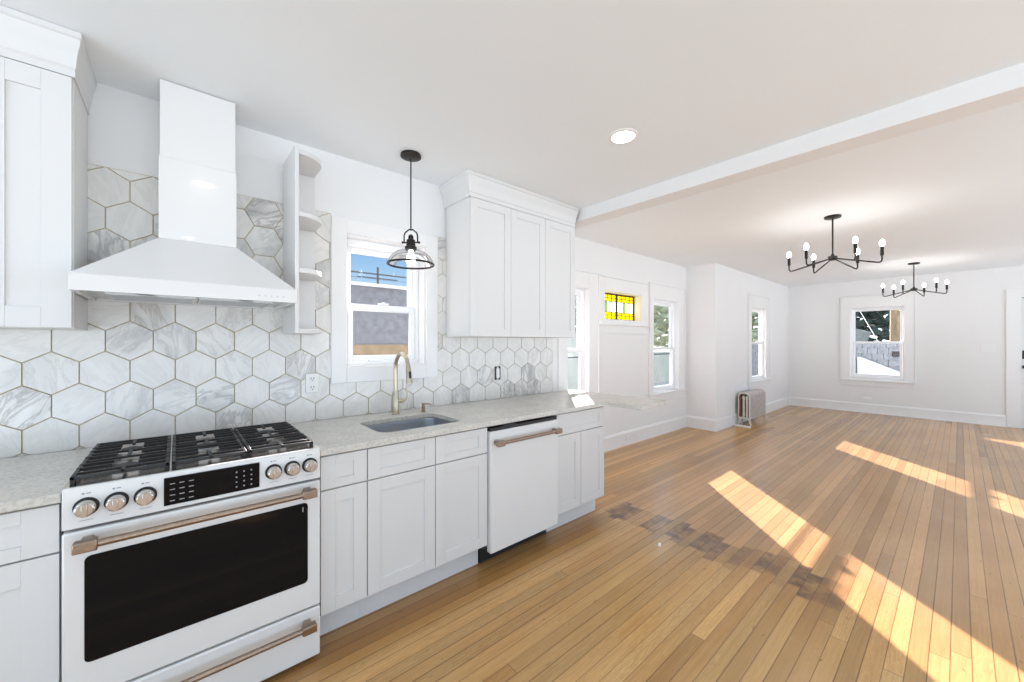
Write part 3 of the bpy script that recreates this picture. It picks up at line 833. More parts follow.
SINK = rrect(0.815, 1.325, 1.985, 2.37, 0.07, 6)
o = slab('countertop', [(0.481, 1.86), (2.60, 1.86), (2.62, 1.85), (2.625, 1.83), (2.645, 1.575), (2.652, 1.562), (2.665, 1.555), (3.06, 1.585), (3.075, 1.60), (3.05, 2.585), (0.481, 2.588)], SINK, 0.884, 0.914, '')
tag(o, 'pale speckled quartz countertop with sink cutout and short overhanging bar end', 'countertop')
o = slab('countertop', [(-0.80, 1.86), (-0.279, 1.86), (-0.279, 2.588), (-0.80, 2.588)], None, 0.884, 0.914, '')
tag(o, 'short pale quartz countertop piece left of the range', 'countertop')

# sink
t = thing('kitchen_sink', (1.07, 2.18, 0.70), 'undermount stainless single-bowl sink below the window', 'sink')
rings = []
bm = bmesh.new()
for inset, z in ((-0.02, 0.8825), (0.004, 0.8825), (0.006, 0.87), (0.012, 0.72), (0.03, 0.695), (0.06, 0.688)):
    r_ = 0.07 if inset < 0.03 else 0.055
    rings.append([bm.verts.new((x, y, z)) for x, y in rrect(0.815 + inset, 1.325 - inset, 1.985 + inset, 2.37 - inset, max(0.03, r_ - inset * 0.3), 6)])
for a, b in zip(rings, rings[1:]):
    for i in range(len(a)):
        j = (i + 1) % len(a); bm.faces.new((a[i], a[j], b[j], b[i]))
bm.faces.new(rings[-1])
mm = M(); mm.bm.free(); mm.bm = bm
o = mm.build('bowl', SINKM, t, smooth=50)
sm = o.modifiers.new('thick', 'SOLIDIFY'); sm.thickness = 0.0012; sm.offset = 0
M().lathe([(0.045, 0), (0.045, 0.002), (0.036, 0.003), (0.03, -0.004), (0.0, -0.004)], (1.07, 2.20, 0.6895)).build('drain', STEEL, t)

# faucet
t = thing('kitchen_faucet', (1.107, 2.473, 0.914), 'champagne gold gooseneck pull-down faucet behind the sink', 'faucet')
M().lathe([(0.028, 0), (0.028, 0.006), (0.022, 0.010), (0.021, 0.14), (0.0165, 0.15), (0.0165, 0.158)], (1.107, 2.473, 0.914)).build('body', CHAMP, t)
pts = [(1.107, 2.473, 1.07), (1.107, 2.473, 1.16), (1.107, 2.473, 1.215)]
for i in range(1, 15):
    a = math.radians(180 - i * 12.5); pts.append((1.107 + 0.0 * i, 2.379 + -0.094 * math.cos(a), 1.225 + 0.094 * math.sin(a)))
M().tube(pts, 0.0135, 14).build('neck', CHAMP, t)
e0 = Vector(pts[-1]); dr = (Vector(pts[-1]) - Vector(pts[-2])).normalized()
M().tube([e0 - dr * 0.004, e0 + dr * 0.02, e0 + dr * 0.085, e0 + dr * 0.10], [0.0145, 0.0165, 0.0195, 0.0185], 16).build('spray_head', CHAMP, t)
q = e0 + dr * 0.045
M().box(q.x - 0.008, q.x + 0.006, q.y - 0.024, q.y - 0.012, q.z - 0.022, q.z + 0.022).build('spray_button', DARK, t, 0.003)
hd = M().tube([(1.107, 2.473, 1.0), (1.135, 2.465, 1.0), (1.155, 2.46, 1.0)], [0.014, 0.015, 0.012], 14)
hd.tube([(1.152, 2.461, 0.998), (1.175, 2.455, 1.012), (1.180, 2.452, 1.04), (1.172, 2.452, 1.095)], [0.008, 0.007, 0.006, 0.0045], 10)
hd.build('lever_handle', CHAMP, t)
# soap dispenser
t = thing('soap_dispenser', (1.285, 2.42, 0.914), 'small bronze soap dispenser beside the faucet', 'soap dispenser')
M().lathe([(0.017, 0), (0.017, 0.006), (0.013, 0.008), (0.013, 0.035), (0.009, 0.037), (0.009, 0.052), (0.012, 0.054), (0.012, 0.062), (0, 0.064)], (1.285, 2.42, 0.914), n=16).build('pump_body', BRONZE, t)
M().tube([(1.285, 2.42, 0.970), (1.310, 2.392, 0.972), (1.322, 2.378, 0.962)], 0.005, 8).build('nozzle', BRONZE, t)

# ------------------------------------------------------------------ bar handles
def bar_handle(parent, x0, x1, y, z, face, r=0.0115, name='handle', cap=0.055):
    h = M().tube([(x0 + 0.02, y, z), (x1 - 0.02, y, z)], r, 16).build(name, BRONZE, parent)
    for a, b in ((x0, x0 + cap), (x1 - cap, x1)):
        m = M().box(a, b, y - 0.017, y + 0.017, z - 0.017, z + 0.017)
        c = (a + b) / 2
        m.box(c - 0.014, c + 0.014, y + 0.015, face, z - 0.013, z + 0.013)
        m.build('end_bracket', BRONZE, h, 0.004)
    return h

# ------------------------------------------------------------------ range
RX0, RX1 = -0.275, 0.477
t = thing('gas_range', (0.1, 2.2, 0), 'white gas range with black oven window, bronze bar handles and iron grates', 'range')
m = M().box(RX0 + .004, RX1 - .004, 1.885, 2.555, 0.02, 0.905)
for fx in (RX0 + .05, RX1 - .05):
    for fy in (1.95, 2.5): m.lathe([(0.018, 0), (0.018, 0.025)], (fx, fy, 0.0), n=10)
m.build('body', DARKGAP, t)
M().prism([(1.842, 0.797), (1.885, 0.797), (1.885, 0.904), (1.870, 0.904), (1.870, 0.926), (1.853, 0.927), (1.846, 0.922)], 'x', RX0, RX1).build('control_panel', ENAMEL, t, 0.003)
M().box(RX0, RX1, 1.872, 2.587, 0.905, 0.923).build('cooktop', COOK, t, 0.003)
def on_panel(z): return 1.842 + 0.004 * (z - 0.797) / 0.127
dp = M().box(-0.036, 0.250, on_panel(0.86) - 0.006, on_panel(0.86) + 0.004, 0.812, 0.910).build('display', BLACKG, t, 0.002)
yy = on_panel(0.86) - 0.0066
m = M()
for i in range(3):
    for j in range(4):
        m.box(-0.020 + i * 0.026, -0.006 + i * 0.026, yy, yy + 0.001, 0.826 + j * 0.020, 0.829 + j * 0.020)
for i in range(3):
    for j in range(4):
        m.box(0.172 + i * 0.024, 0.177 + i * 0.024, yy, yy + 0.001, 0.828 + j * 0.019, 0.833 + j * 0.019)
m.build('lettering', PRINTW, dp)
for i, kx in enumerate((-0.222, -0.153, -0.083, 0.299, 0.367, 0.434)):
    yk = on_panel(0.862)
    c = (kx, yk, 0.862)
    k = M().lathe([(0.0255, 0.006), (0.0240, 0.034), (0.020, 0.038), (0, 0.038)], c, (0, -1, 0), 28)
    k.box(kx - 0.0065, kx + 0.0065, yk - 0.046, yk - 0.034, 0.862 - 0.0205, 0.862 + 0.0205)
    ko = k.build('knob', CHROME, t, 0.001)
    m = M().box(kx - 0.010, kx - 0.004, on_panel(0.905) - 0.0006, on_panel(0.905), 0.902, 0.907)
    m.box(kx - 0.001, kx + 0.010, on_panel(0.905) - 0.0006, on_panel(0.905), 0.903, 0.906)
    m.box(kx - 0.016, kx + 0.016, on_panel(0.82) - 0.0006, on_panel(0.82), 0.8185, 0.8200)
    m.build('marking', PRINT, ko)
    M().lathe([(0.0300, 0), (0.0300, 0.005), (0.0262, 0.007)], c, (0, -1, 0), 28).build('knob_ring', BLACKM, ko)
d = M()
d.box(RX0, RX1, 1.842, 1.884, 0.243, 0.787)
dr_ = d.build('oven_door', ENAMEL, t, 0.006)
M().prism(rrect(-0.226, 0.426, 0.358, 0.703, 0.016, 4), 'y', 1.8395, 1.846).build('door_glass', BLACKG, dr_)
m = M().box(0.405, 0.409, 1.8388, 1.8396, 0.666, 0.686)
m.build('lettering', PRINTW, dr_)
bar_handle(dr_, -0.245, 0.449, 1.79, 0.755, 1.843)
dw_ = M().box(RX0, RX1, 1.842, 1.884, 0.022, 0.234).build('warming_drawer', ENAMEL, t, 0.006)
bar_handle(dw_, -0.245, 0.449, 1.795, 0.185, 1.843)
# burners and grates
for bx, by, br in ((-0.148, 2.04, 0.045), (-0.148, 2.35, 0.036), (0.100, 2.20, 0.05), (0.345, 2.04, 0.045), (0.345, 2.35, 0.036)):
    b = M().lathe([(br + 0.018, 0), (br + 0.012, 0.003), (br, 0.004), (br, 0.008)], (bx, by, 0.9225), n=24).build('burner', STEEL, t)
    M().lathe([(br - 0.002, 0.008), (br - 0.002, 0.011), (br - 0.008, 0.013), (0, 0.0135)], (bx, by, 0.9225), n=24).build('burner_cap', IRON, b)
gx = [(-0.268, -0.022), (-0.016, 0.217), (0.223, 0.466)]
for a, b in gx:
    m = M(); z0, z1 = 0.9385, 0.9475; y0, y1 = 1.912, 2.485; w = 0.0095
    m.box(a, b, y0, y0 + 0.014, z0 - 0.002, z1).box(a, b, y1 - 0.014, y1, z0 - 0.002, z1)
    m.box(a, a + 0.012, y0, y1, z0 - 0.002, z1).box(b - 0.012, b, y0, y1, z0 - 0.002, z1)
    cx = (a + b) / 2
    nb = 9
    for k in range(1, nb + 1):
        y = y0 + (y1 - y0) * k / (nb + 1)
        if k in (2, 3, 7, 8) or (k == 5):
            m.box(a, cx - 0.034, y - w / 2, y + w / 2, z0, z1 + 0.003).box(cx + 0.034, b, y - w / 2, y + w / 2, z0, z1 + 0.003)
        else:
            m.box(a, b, y - w / 2, y + w / 2, z0, z1)
    m.box(cx - 0.006, cx + 0.006, y0, y0 + 0.10, z0, z1).box(cx - 0.006, cx + 0.006, y1 - 0.1, y1, z0, z1).box(cx - 0.006, cx + 0.006, 2.15, 2.25, z0, z1)
    for fx in (a + 0.007, b - 0.007):
        for fy in (y0 + 0.008, y1 - 0.008, (y0 + y1) / 2): m.box(fx - 0.007, fx + 0.007, fy - 0.008, fy + 0.008, 0.922, z0)
    m.build('grate', IRON, t, 0.002, 1)

# ------------------------------------------------------------------ dishwasher
t = thing('dishwasher', (1.74, 2.2, 0), 'matte white dishwasher with bronze bar handle between base cabinets', 'dishwasher')
M().box(1.442, 2.044, 1.91, 2.50, 0.106, 0.862).build('tub_body', DARK, t)
d = M().box(1.441, 2.045, 1.862, 1.905, 0.104, 0.848).build('door', MATTEW, t, 0.006)
m = M().box(1.445, 2.041, 1.872, 1.905, 0.848, 0.868)
cp = m.build('control_strip', DARK, t, 0.002)
M().box(1.56, 1.66, 1.876, 1.9, 0.868, 0.8688).build('lettering', PRINTW, cp)
M().box(1.445, 2.041, 1.982, 2.40, 0.0, 0.1055).build('toe_panel', DARK, t)
bar_handle(d, 1.452, 2.020, 1.815, 0.782, 1.863)

# ------------------------------------------------------------------ range hood
t = thing('range_hood', (0.08, 2.35, 1.58), 'white pyramid range hood with tall square chimney over the range', 'range hood')
x0, x1, y0, y1 = -0.297, 0.438, 2.10, 2.588
m = M()
# lip as four walls, pyramid above, open underneath
zb, zl, zt = 1.583, 1.645, 1.865
m.box(x0, x1, y0, y0 + 0.018, zb, zl).box(x0, x0 + 0.018, y0 + .018, y1, zb, zl).box(x1 - 0.018, x1, y0 + .018, y1, zb, zl).box(x0 + .018, x1 - .018, y1 - 0.018, y1, zb, zl)
lo = [(x0, y0, zl), (x1, y0, zl), (x1, y1, zl), (x0, y1, zl)]
hi = [(-0.064, 2.36, zt), (0.224, 2.36, zt), (0.224, y1, zt), (-0.064, y1, zt)]
m.hull8(lo, hi)
cn = m.build('canopy', ENAMEL, t, 0.0015)
m = M()
for k in range(5):
    m.lathe([(0.0045, 0), (0.0045, 0.0015)], (0.285 + k * 0.024, y0, 1.608), (0, -1, 0), 10)
m.build('control_buttons', STEEL, cn)
M().box(-0.064, 0.224, 2.36, y1, zt, 2.236).build('lower_chimney', ENAMEL, t, 0.002)
M().box(-0.060, 0.220, 2.364, y1, 2.236, KZ - 0.004).build('upper_chimney', ENAMEL, t, 0.002)
u = M().box(x0 + .018, x1 - .018, y0 + .018, y1 - .018, zb + 0.012, zb + 0.020).build('underside_panel', STEEL, t)
for a, b in ((-0.22, 0.065), (0.075, 0.36)):
    m = M()
    for k in range(9):
        yy = y0 + 0.16 + k * 0.03
        m.box(a + .012, b - .012, yy, yy + 0.014, zb + 0.004, zb + 0.012)
    m.box(a, b, y0 + 0.145, y0 + 0.155, zb + 0.003, zb + 0.012).box(a, b, y0 + 0.425, y0 + 0.435, zb + 0.003, zb + 0.012)
    m.box(a, a + 0.012, y0 + 0.155, y0 + 0.425, zb + 0.003, zb + 0.012).box(b - 0.012, b, y0 + 0.155, y0 + 0.425, zb + 0.003, zb + 0.012)
    m.build('grease_filter', STEEL, u)
for lx in (-0.10, 0.245):
    h = M().lathe([(0.034, 0), (0.034, 0.006), (0.027, 0.006), (0.027, 0)], (lx, y0 + 0.085, zb + 0.006)).build('hood_lamp', STEEL, t)
    M().lathe([(0.027, 0), (0.027, 0.003), (0, 0.003)], (lx, y0 + 0.085, zb + 0.008), n=16, caps=True).build('lamp_lens', HOODL, h)

# ------------------------------------------------------------------ open end shelf
t = thing('open_end_shelf', (0.55, 2.45, 1.44), 'white open end shelf with rounded boards between hood and window', 'shelf')
M().box(0.468, 0.487, 2.285, 2.588, 1.441, 2.435).build('side_panel', CAB, t, 0.002)
M().box(0.487, 0.635, 2.572, 2.588, 1.441, 2.42).build('back_panel', CAB, t, 0.001)
pl = [(0.487, 2.572), (0.487, 2.288)] + [(0.487 + 0.145 * math.sin(math.radians(a)), 2.433 - 0.145 * math.cos(math.radians(a))) for a in range(10, 91, 8)] + [(0.632, 2.572)]
for zc in (1.441, 1.765, 2.065, 2.395):
    M().prism(pl, 'z', zc, zc + 0.026).build('shelf_board', CAB, t, 0.003)

# ------------------------------------------------------------------ outlets
def outlet(x, z, label):
    t = thing('wall_outlet', (x, YK - 0.012, z), label, 'outlet')
    M().box(x - 0.036, x + 0.036, YK - 0.018, YK - 0.0105, z - 0.059, z + 0.059).build('cover_plate', PLATE, t, 0.003)
    for dz in (-0.026, 0.026):
        r = M().prism(rrect(x - 0.017, x + 0.017, z + dz - 0.018, z + dz + 0.018, 0.006, 3), 'y', YK - 0.021, YK - 0.017).build('receptacle', PLATE, t)
        M().box(x - 0.009, x - 0.006, YK - 0.0216, YK - 0.0208, z + dz - 0.004, z + dz + 0.009).box(x + 0.006, x + 0.009, YK - 0.0216, YK - 0.0208, z + dz - 0.004, z + dz + 0.009).box(x - 0.003, x + 0.003, YK - 0.0216, YK - 0.0208, z + dz - 0.013, z + dz - 0.008).build('slot', DARK, r)
    return t
outlet(0.623, 1.145, 'white double outlet in the tile left of the sink window')
t = thing('uncovered_outlet', (2.075, YK, 1.13), 'uncovered outlet with dark box edges in the tile under the wall cabinet', 'outlet')
M().box(2.043, 2.107, YK - 0.0125, YK - 0.0105, 1.075, 1.190).build('box_opening', DARK, t)
M().box(2.058, 2.092, YK - 0.020, YK - 0.0125, 1.092, 1.172).build('receptacle', PLATE, t, 0.003)
for za, zb_ in ((1.172, 1.186), (1.078, 1.092)): M().box(2.066, 2.084, YK - 0.0145, YK - 0.0125, za, zb_).build('mounting_ear', STEEL, t)
t = thing('light_switch', (XF, -0.317, 1.305), 'white triple switch plate on the end wall near the door', 'light switch')
M().box(XF - 0.008, XF, -0.40, -0.235, 1.245, 1.365).build('cover_plate', PLATE, t, 0.003)
for k in range(3): M().box(XF - 0.012, XF - 0.007, -0.383 + k * 0.046 + 0.005, -0.383 + k * 0.046 + 0.036, 1.275, 1.335).build('rocker', PLATE, t, 0.002)
t = thing('baseboard_outlet', (XF - .02, 1.2, 0.27), 'white outlet low on the end wall under the window', 'outlet')
M().box(XF - 0.008, XF, 1.14, 1.26, 0.235, 0.305).build('cover_plate', PLATE, t, 0.003)
M().box(XF - 0.010, XF - 0.007, 1.165, 1.19, 0.255, 0.285).box(XF - 0.010, XF - 0.007, 1.21, 1.235, 0.255, 0.285).build('receptacle', PLATE, t, 0.002)
t = thing('baseboard_outlet', (4.66, YA - .02, 0.085), 'white outlet set in the baseboard of the window nook', 'outlet')
M().box(4.60, 4.72, YA - 0.026, YA - 0.018, 0.05, 0.125).build('cover_plate', PLATE, t, 0.003)
M().box(4.625, 4.65, YA - 0.028, YA - 0.025, 0.07, 0.105).box(4.67, 4.695, YA - 0.028, YA - 0.025, 0.07, 0.105).build('receptacle', PLATE, t, 0.002)

# ------------------------------------------------------------------ pendant lamp
px, py = 1.125, 2.285
t = thing('pendant_lamp', (px, py, KZ), 'black pendant lamp with clear glass dome shade over the sink', 'lamp')
M().lathe([(0.062, 0), (0.064, -0.006), (0.064, -0.018), (0.045, -0.026), (0.012, -0.028), (0.0, -0.028)], (px, py, KZ), n=32).build('ceiling_canopy', BLACKM, t)
M().tube([(px, py, KZ - 0.026), (px, py, 2.105)], 0.0045, 10).build('rod', BLACKM, t)
rv = Vector((math.sin(YAW), -math.cos(YAW), 0)); pc = Vector((px, py, 0))
def yk(u, z): return tuple(pc + rv * u + Vector((0, 0, z)))
M().tube([yk(-0.043, 2.025), yk(-0.043, 2.075), yk(-0.036, 2.092), yk(-0.012, 2.112), yk(0.012, 2.112), yk(0.036, 2.092), yk(0.043, 2.075), yk(0.043, 2.025)], 0.0048, 8).build('yoke', BLACKM, t)
s = M().lathe([(0.008, 0.085), (0.016, 0.075), (0.017, 0.055), (0.027, 0.05), (0.029, 0.012), (0.037, 0.006), (0.037, -0.012), (0.030, -0.018)], (px, py, 1.995), n=24)
s.tube([yk(-0.054, 2.030), yk(0.054, 2.030)], 0.0045, 8)
for sg in (-1, 1): s.ball(yk(sg * 0.052, 2.030), 0.008, 10, 6)
s.build('socket', BLACKM, t)
prof = [(0.038, 1.982), (0.062, 1.979), (0.092, 1.967), (0.118, 1.946), (0.136, 1.920), (0.144, 1.896)]
m = M().lathe([(r, z - 1.9) for r, z in prof], (px, py, 1.9), n=40, caps=False)
m.build('glass_shade', SHADE, t, smooth=60)
rim = [(0.144 + 0.005 * math.cos(a), 1.891 + 0.0065 * math.sin(a)) for a in [2 * math.pi * k / 8 for k in range(9)]]
M().lathe([(r, z) for r, z in rim], (px, py, 0), n=40, caps=False).build('shade_rim', BLACKM, t)
M().lathe([(0.0, 1.885), (0.016, 1.889), (0.026, 1.903), (0.029, 1.920), (0.024, 1.942), (0.014, 1.96), (0.013, 1.98), (0, 1.98)], (px, py, 0), n=12).build('bulb', BULBP, t)

# ------------------------------------------------------------------ chandeliers
def chandelier(cx, cy, start, label):
    t = thing('chandelier', (cx, cy, FZ), label, 'chandelier', 'black six-arm chandeliers')
    M().lathe([(0.068, 0), (0.068, -0.016), (0.058, -0.022), (0, -0.022)], (cx, cy, FZ), n=28).build('ceiling_canopy', BLACKM, t)
    zh = 2.235
    M().tube([(cx, cy, FZ - 0.02), (cx, cy, zh)], 0.007, 10).build('stem', BLACKM, t)
    M().lathe([(0.012, 0.04), (0.016, 0.018), (0.040, 0.016), (0.040, -0.014), (0.030, -0.022), (0, -0.022)], (cx, cy, zh), n=24).build('hub', BLACKM, t)
    for ax, ay in [(0.355 * math.cos(math.radians(start + 60 * k)), 0.355 * math.sin(math.radians(start + 60 * k))) for k in range(6)]:
        u = Vector((ax, ay, 0)).normalized(); R = math.hypot(ax, ay); c = Vector((cx, cy, 0)); ze = 2.145
        def P(r, z): return tuple(c + u * r + Vector((0, 0, z)))
        a = M().tube([P(0.03, zh - 0.008), P(R * 0.5, (zh - 0.008 + ze) / 2), P(R - 0.035, ze + 0.003), P(R - 0.015, ze + 0.001), P(R - 0.004, ze + 0.009), P(R, ze + 0.025), P(R, ze + 0.075)], 0.0068, 8).build('arm', BLACKM, t)
        M().lathe([(0.009, 0.06), (0.0135, 0.062), (0.0135, 0.145), (0.011, 0.147)], (cx + ax, cy + ay, ze), n=12).build('candle_socket', BLACKM, a)
        M().lathe([(0.009, 0.146), (0.016, 0.158), (0.0195, 0.176), (0.014, 0.197), (0, 0.211)], (cx + ax, cy + ay, ze), n=10).build('bulb', BULB, a)
    return t
chandelier(4.93, 0.825, -84, 'black six-arm chandelier nearer the kitchen, bulbs lit')
chandelier(8.78, 0.47, -76, 'farther black six-arm chandelier near the end wall, bulbs lit')

# ------------------------------------------------------------------ recessed lights
def downlight(x, y, z, label):
    t = thing('recessed_light', (x, y, z), label, 'ceiling light', 'recessed ceiling lights')
    M().lathe([(0.082, 0), (0.082, -0.004), (0.074, -0.008), (0.064, -0.008), (0.064, 0)], (x, y, z), n=36, caps=False).build('trim_ring', TRIM, t)
    M().lathe([(0.064, -0.005), (0, -0.0055)], (x, y, z), n=24, caps=False).build('lens', DOWN, t)
downlight(1.955, 1.275, KZ, 'round white recessed light in the kitchen ceiling near the beam')
downlight(0.15, 1.0, KZ, 'added unseen recessed light in the kitchen ceiling in front of the range')  # added lamp out of view; brightens the kitchen and glints on the chimney
downlight(1.955, -1.0, KZ, 'added unseen recessed light in the kitchen ceiling at the beam, far from the cabinets')  # out of view, added to fill the floor with light
downlight(0.1, -1.0, KZ, 'added unseen recessed light in the kitchen ceiling farthest from range and beam')  # another added fill lamp outside the view

# ------------------------------------------------------------------ radiator
t = thing('radiator', (7.62, 2.36, 0), 'old silver-grey cast-iron radiator with open end under the living-room window', 'radiator')
ang = math.radians(-4)
rx0, rx1, ry0, ry1 = 7.22, 8.02, 2.285, 2.47
def arch(y0, y1, z0, z1, r, n=6): return [(y0, z0), (y1, z0)] + arc(y1 - r, z1 - r, r, 0, 90, n) + arc(y0 + r, z1 - r, r, 90, 180, n)
m = M()
out = arch(ry0, ry1, 0.115, 0.55, 0.07); inn = arch(ry0 + 0.018, ry1 - 0.018, 0.135, 0.53, 0.055)
bmq = m.bm
A = [bmq.verts.new((rx0 + 0.03, y, z)) for y, z in out]; B = [bmq.verts.new((rx1, y, z)) for y, z in out]
n = len(out)
for i in range(n - 1 + 1):
    j = (i + 1) % n; bmq.faces.new((A[i], A[j], B[j], B[i]))
bmq.faces.new(B)
jac = m.build('jacket', RAD, t, smooth=40)
# open arched end frame
m = M(); bmq = m.bm
def ringpts(xx, pts): return [bmq.verts.new((xx, y, z)) for y, z in pts]
o0, o1, i0, i1 = ringpts(rx0, out), ringpts(rx0 + 0.03, out), ringpts(rx0, inn), ringpts(rx0 + 0.03, inn)
for i in range(n):
    j = (i + 1) % n
    bmq.faces.new((o0[i], o0[j], i0[j], i0[i])); bmq.faces.new((o0[i], o1[i], o1[j], o0[j])); bmq.faces.new((i0[i], i0[j], i1[j], i1[i])); bmq.faces.new((o1[i], i1[i], i1[j], o1[j]))
m.build('end_frame', CREAM, t, 0.003)
for yy, mt in ((ry0 + 0.05, CREAM), (ry0 + 0.10, CREAM), (ry0 + 0.15, RUST)):
    M().lathe([(0.012, 0.14), (0.02, 0.17), (0.016, 0.22), (0.016, 0.42), (0.022, 0.47), (0.012, 0.5)], (rx0 + 0.018, yy, 0), n=12).build('column', mt, t)
M().box(rx0 + 0.031, rx0 + 0.034, ry0 + 0.02, ry1 - 0.02, 0.14, 0.52).build('dark_sheet', DARKGAP, t)  # thin dark sheet in place of the shade inside the open end
for fx in (rx0 + 0.03, rx1 - 0.04):
    for fy, sgn in ((ry0 + 0.02, -1), (ry1 - 0.03, 1)):
        M().tube([(fx, fy, 0.13), (fx, fy + sgn * 0.005, 0.08), (fx, fy + sgn * 0.018, 0.035), (fx, fy + sgn * 0.030, 0.014)], [0.022, 0.016, 0.013, 0.014], 10).build('foot', CREAM if fx < 7.5 else RAD, t)
m = M().tube([(rx0 + 0.05, ry1 - 0.04, 0.001), (rx0 + 0.05, ry1 - 0.04, 0.16)], 0.013, 10)
m.lathe([(0.02, 0.06), (0.024, 0.075), (0.02, 0.095)], (rx0 + 0.05, ry1 - 0.04, 0), n=12)
m.build('supply_pipe', RAD, t)
o = M().box(7.06, 7.13, 2.24, 2.47, 0.0, 0.022).build('wood_block', TRIM, None, 0.003)
tag(o, 'flat white board lying on the floor at the end of the radiator', 'board')

# small white scrap on the floor
m = M().hull8([(2.49, 1.335, 0.0), (2.535, 1.35, 0.0), (2.53, 1.368, 0.0), (2.488, 1.352, 0.0)], [(2.493, 1.338, 0.006), (2.53, 1.352, 0.004), (2.526, 1.364, 0.008), (2.492, 1.350, 0.004)])
tag(m.build('paper_scrap', PLATE, None), 'tiny white scrap on the dark stained floorboards', 'scrap')

# ------------------------------------------------------------------ outdoors
m = M().box(-25, 10.4, 3.3, 60, -0.9, -0.35).box(10.62, 60, -20, 60, -0.9, -0.35)
struct('ground', m, GROUND, 'pale ground outside the windows', 'ground')
t = thing('neighbor_building', (2.2, 5.2, -0.35), 'grey stucco neighbouring building with tan base outside the sink window', 'building')
M().box(-3, 2.75, 5.0, 6.2, 1.37, 2.12).build('wall', STUCCO, t)
M().box(-3, 2.75, 4.98, 6.2, -0.35, 1.37).build('wall_base', TANB, t)
M().box(-3, 2.75, 4.95, 6.25, 2.12, 2.16).build('coping', SNOW, t)
t = thing('street_utility_pole', (11.97, 30.0, -0.35), 'distant utility pole with cross-arms and wires seen over the grey building', 'utility pole')
UX = 11.97
M().tube([(UX, 30.0, -0.4), (UX, 30.0, 7.35)], [0.12, 0.09], 10).build('pole', POLE, t)
for zc, hw in ((6.75, 2.6), (6.45, 1.6)):
    M().box(UX - hw, UX + hw, 29.95, 30.05, zc, zc + 0.07).build('cross_arm', POLE, t)
for kx in (-2.4, -1.3, 1.3, 2.4): M().lathe([(0.08, 0), (0.09, 0.07), (0.04, 0.16), (0.07, 0.22), (0, 0.25)], (UX + kx, 30.0, 6.82), n=8).build('insulator', SNOW, t)
for z in (6.85, 6.4):
    M().tube([(UX - 9 + 18 * k / 20, 30.0, z + 0.3 - 1.2 * (k / 20) * (1 - k / 20)) for k in range(21)], 0.014, 5).build('wire', POLE, t)

def tree(x, y, h, r, mat, label, cat='tree', n=160, cone=False, group=None, trunk=0.1, leaf=1.0):
    t = thing('garden_tree', (x, y, -0.35), label, cat, group)
    M().tube([(x, y, -0.4), (x + 0.03, y, h * 0.35), (x, y, h * 0.75)], [trunk, trunk * 0.8, trunk * 0.35], 10).build('trunk', BARK, t)
    rng_ = random.Random(int(x * 100 + y * 7))
    m = M()
    for k in range(n):
        f = rng_.random() ** 0.8
        z = h * (0.22 + 0.76 * f)
        rr = r * ((1 - f) if cone else math.sin(math.pi * min(1, 0.25 + 0.7 * f)) ** 0.7)
        a = rng_.random() * 6.283; d = rr * rng_.random() ** 0.5
        s = r * leaf * (0.07 + 0.11 * rng_.random())
        mt = Matrix.Translation((x + d * math.cos(a), y + d * math.sin(a), z)) @ Matrix.Rotation(rng_.random() * 3, 4, 'Z') @ Matrix.Rotation(rng_.uniform(-.6, .6), 4, 'X') @ Matrix.Diagonal((s, s * 0.8, s * 0.35, 1))
        res = bmesh.ops.create_icosphere(m.bm, subdivisions=1, radius=1, matrix=mt)
        for v in res['verts']:
            v.co += Vector((rng_.uniform(-1, 1), rng_.uniform(-1, 1), rng_.uniform(-1, 1))) * s * 0.3
    m.build('crown', mat, t, smooth=0)
    return t
for x, y, h, r, lb in ((18.3, 10.4, 5.6, 1.7, 'pale green tree seen through the left half of the window right of the stained glass'),
                        (21.9, 10.6, 5.2, 1.8, 'pale green tree seen through the right half of the window right of the stained glass'),
                        (31.4, 9.8, 6.0, 2.2, 'pale green tree seen through the window above the radiator'),
                        (13.4, 11.4, 4.4, 1.3, 'pale green tree behind the siding house outside the counter window')):
    tree(x, y, h, r, LEAFP, lb, n=520, group='pale trees beyond the nook windows')
t = thing('siding_house', (10, 9.0, -0.35), 'pale clapboard wall outside the window behind the counter', 'building')
m = M()
for k in range(16):
    z = -0.35 + k * 0.13
    m.prism([(8.80, z), (9.0, z), (9.0, z + 0.13), (8.82, z + 0.13)], 'x', 8.4, 13.5)
m.build('clapboards', SIDING, t, smooth=0)
M().box(8.3, 13.6, 8.75, 9.1, 1.73, 1.80).build('cap_board', SNOW, t)
t = thing('board_fence', (19, 8.9, -0.35), 'low pale fence outside the nook window on the right', 'fence')
m = M()
for k in range(30): m.box(14.6 + k * 0.25, 14.6 + k * 0.25 + 0.22, 8.6, 8.63, -0.35, 1.0)
m.build('boards', SIDING, t)
M().box(14.6, 22.1, 8.63, 8.68, 0.7, 0.78).box(14.6, 22.1, 8.63, 8.68, -0.1, -0.02).build('rail', SIDING, t)

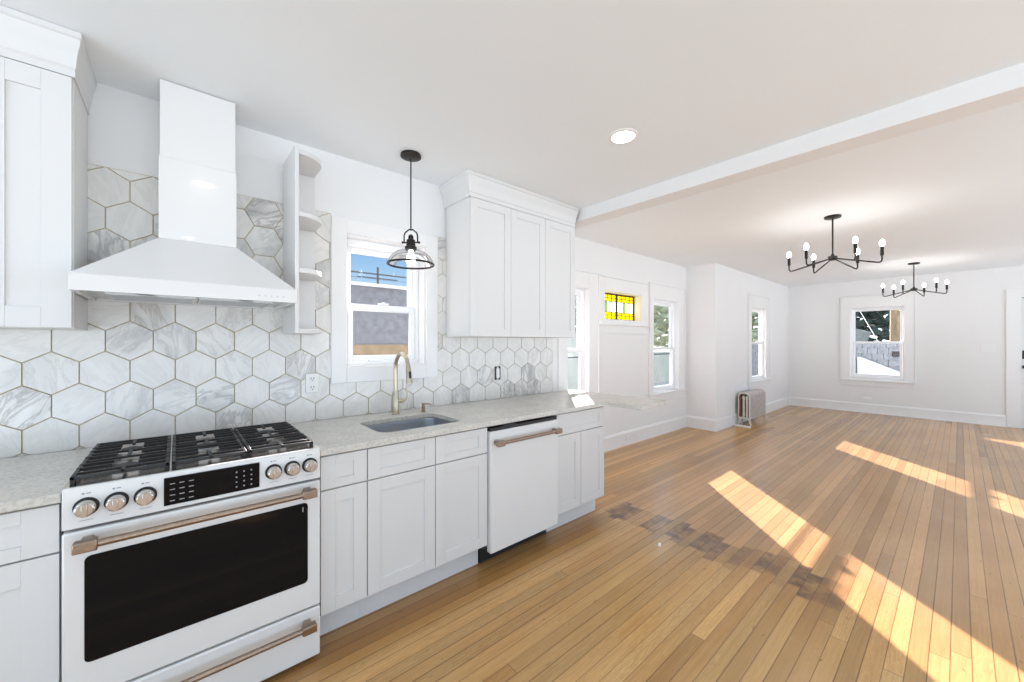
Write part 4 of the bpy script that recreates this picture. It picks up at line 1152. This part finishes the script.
# outside the far window
t = thing('shingle_wall', (13.1, 1.4, -0.35), 'grey shingled low wall outside the end window', 'wall')
m = M()
for k in range(12):
    z = -0.35 + k * 0.148
    y = -1.2 + (0.09 if k % 2 else 0)
    while y < 4.6:
        w = 0.16 + 0.06 * random.random()
        m.prism([(13.0 - 0.022, z), (13.05, z), (13.05, z + 0.15), (13.0 - 0.004, z + 0.15)], 'y', y, y + w - 0.008)
        y += w
m.box(13.05, 13.2, -1.2, 4.7, -0.35, 1.42)
m.build('shingles', SHINGLE, t, smooth=0)
M().box(12.95, 12.985, 0.905, 1.06, 1.07, 1.19).build('vent_box', DARK, t)
o = M().prism([(0.86, -0.35), (1.62, -0.35), (1.62, 1.045), (0.86, 0.68)], 'x', 12.5, 12.9).build('sloped_slab', WHITEO, None)
o.location.z = 0
tag(o, 'white sloping slab in front of the grey shingle wall outside the end window', 'slab')
t = thing('garden_shed', (16.5, 2.35, -0.35), 'small garden shed with pale grey roof seen at the left of the end window', 'shed')
M().prism([(1.99, 1.42), (3.0, 1.42), (2.6, 1.98), (1.88, 1.75)], 'x', 16.0, 17.2).build('roof_slope', ROOFG, t)
M().box(16.1, 17.1, 2.02, 2.95, -0.35, 1.42).build('shed_wall', SIDING, t)
tree(18.9, 2.75, 5.6, 1.7, LEAFD, 'dark evergreen tree behind the shingle wall outside the end window', n=1000, leaf=0.8, trunk=0.15)
tree(19.8, -0.75, 5.0, 1.6, LEAFD, 'dark evergreen tree at the right behind the bare trunk', n=700, leaf=0.8, trunk=0.15)
t = thing('tree_trunk', (14.2, 1.085, -0.35), 'thick tan bare tree trunk seen in the upper pane of the end window', 'tree')
M().tube([(14.2, 1.09, -0.4), (14.2, 1.085, 0.8), (14.2, 1.085, 2.0), (14.25, 1.085, 4.5)], [0.16, 0.125, 0.115, 0.105], 14).build('trunk', BARK, t)
m = M().tube([(13.6, 2.22, 3.4), (13.6, 1.694, 2.18), (13.6, 1.405, 1.52), (13.6, 0.60, -0.36)], 0.008, 6)
tag(m.build('slanting_wire', PLATE, None), 'thin pale wire slanting across the upper pane of the end window', 'cable')
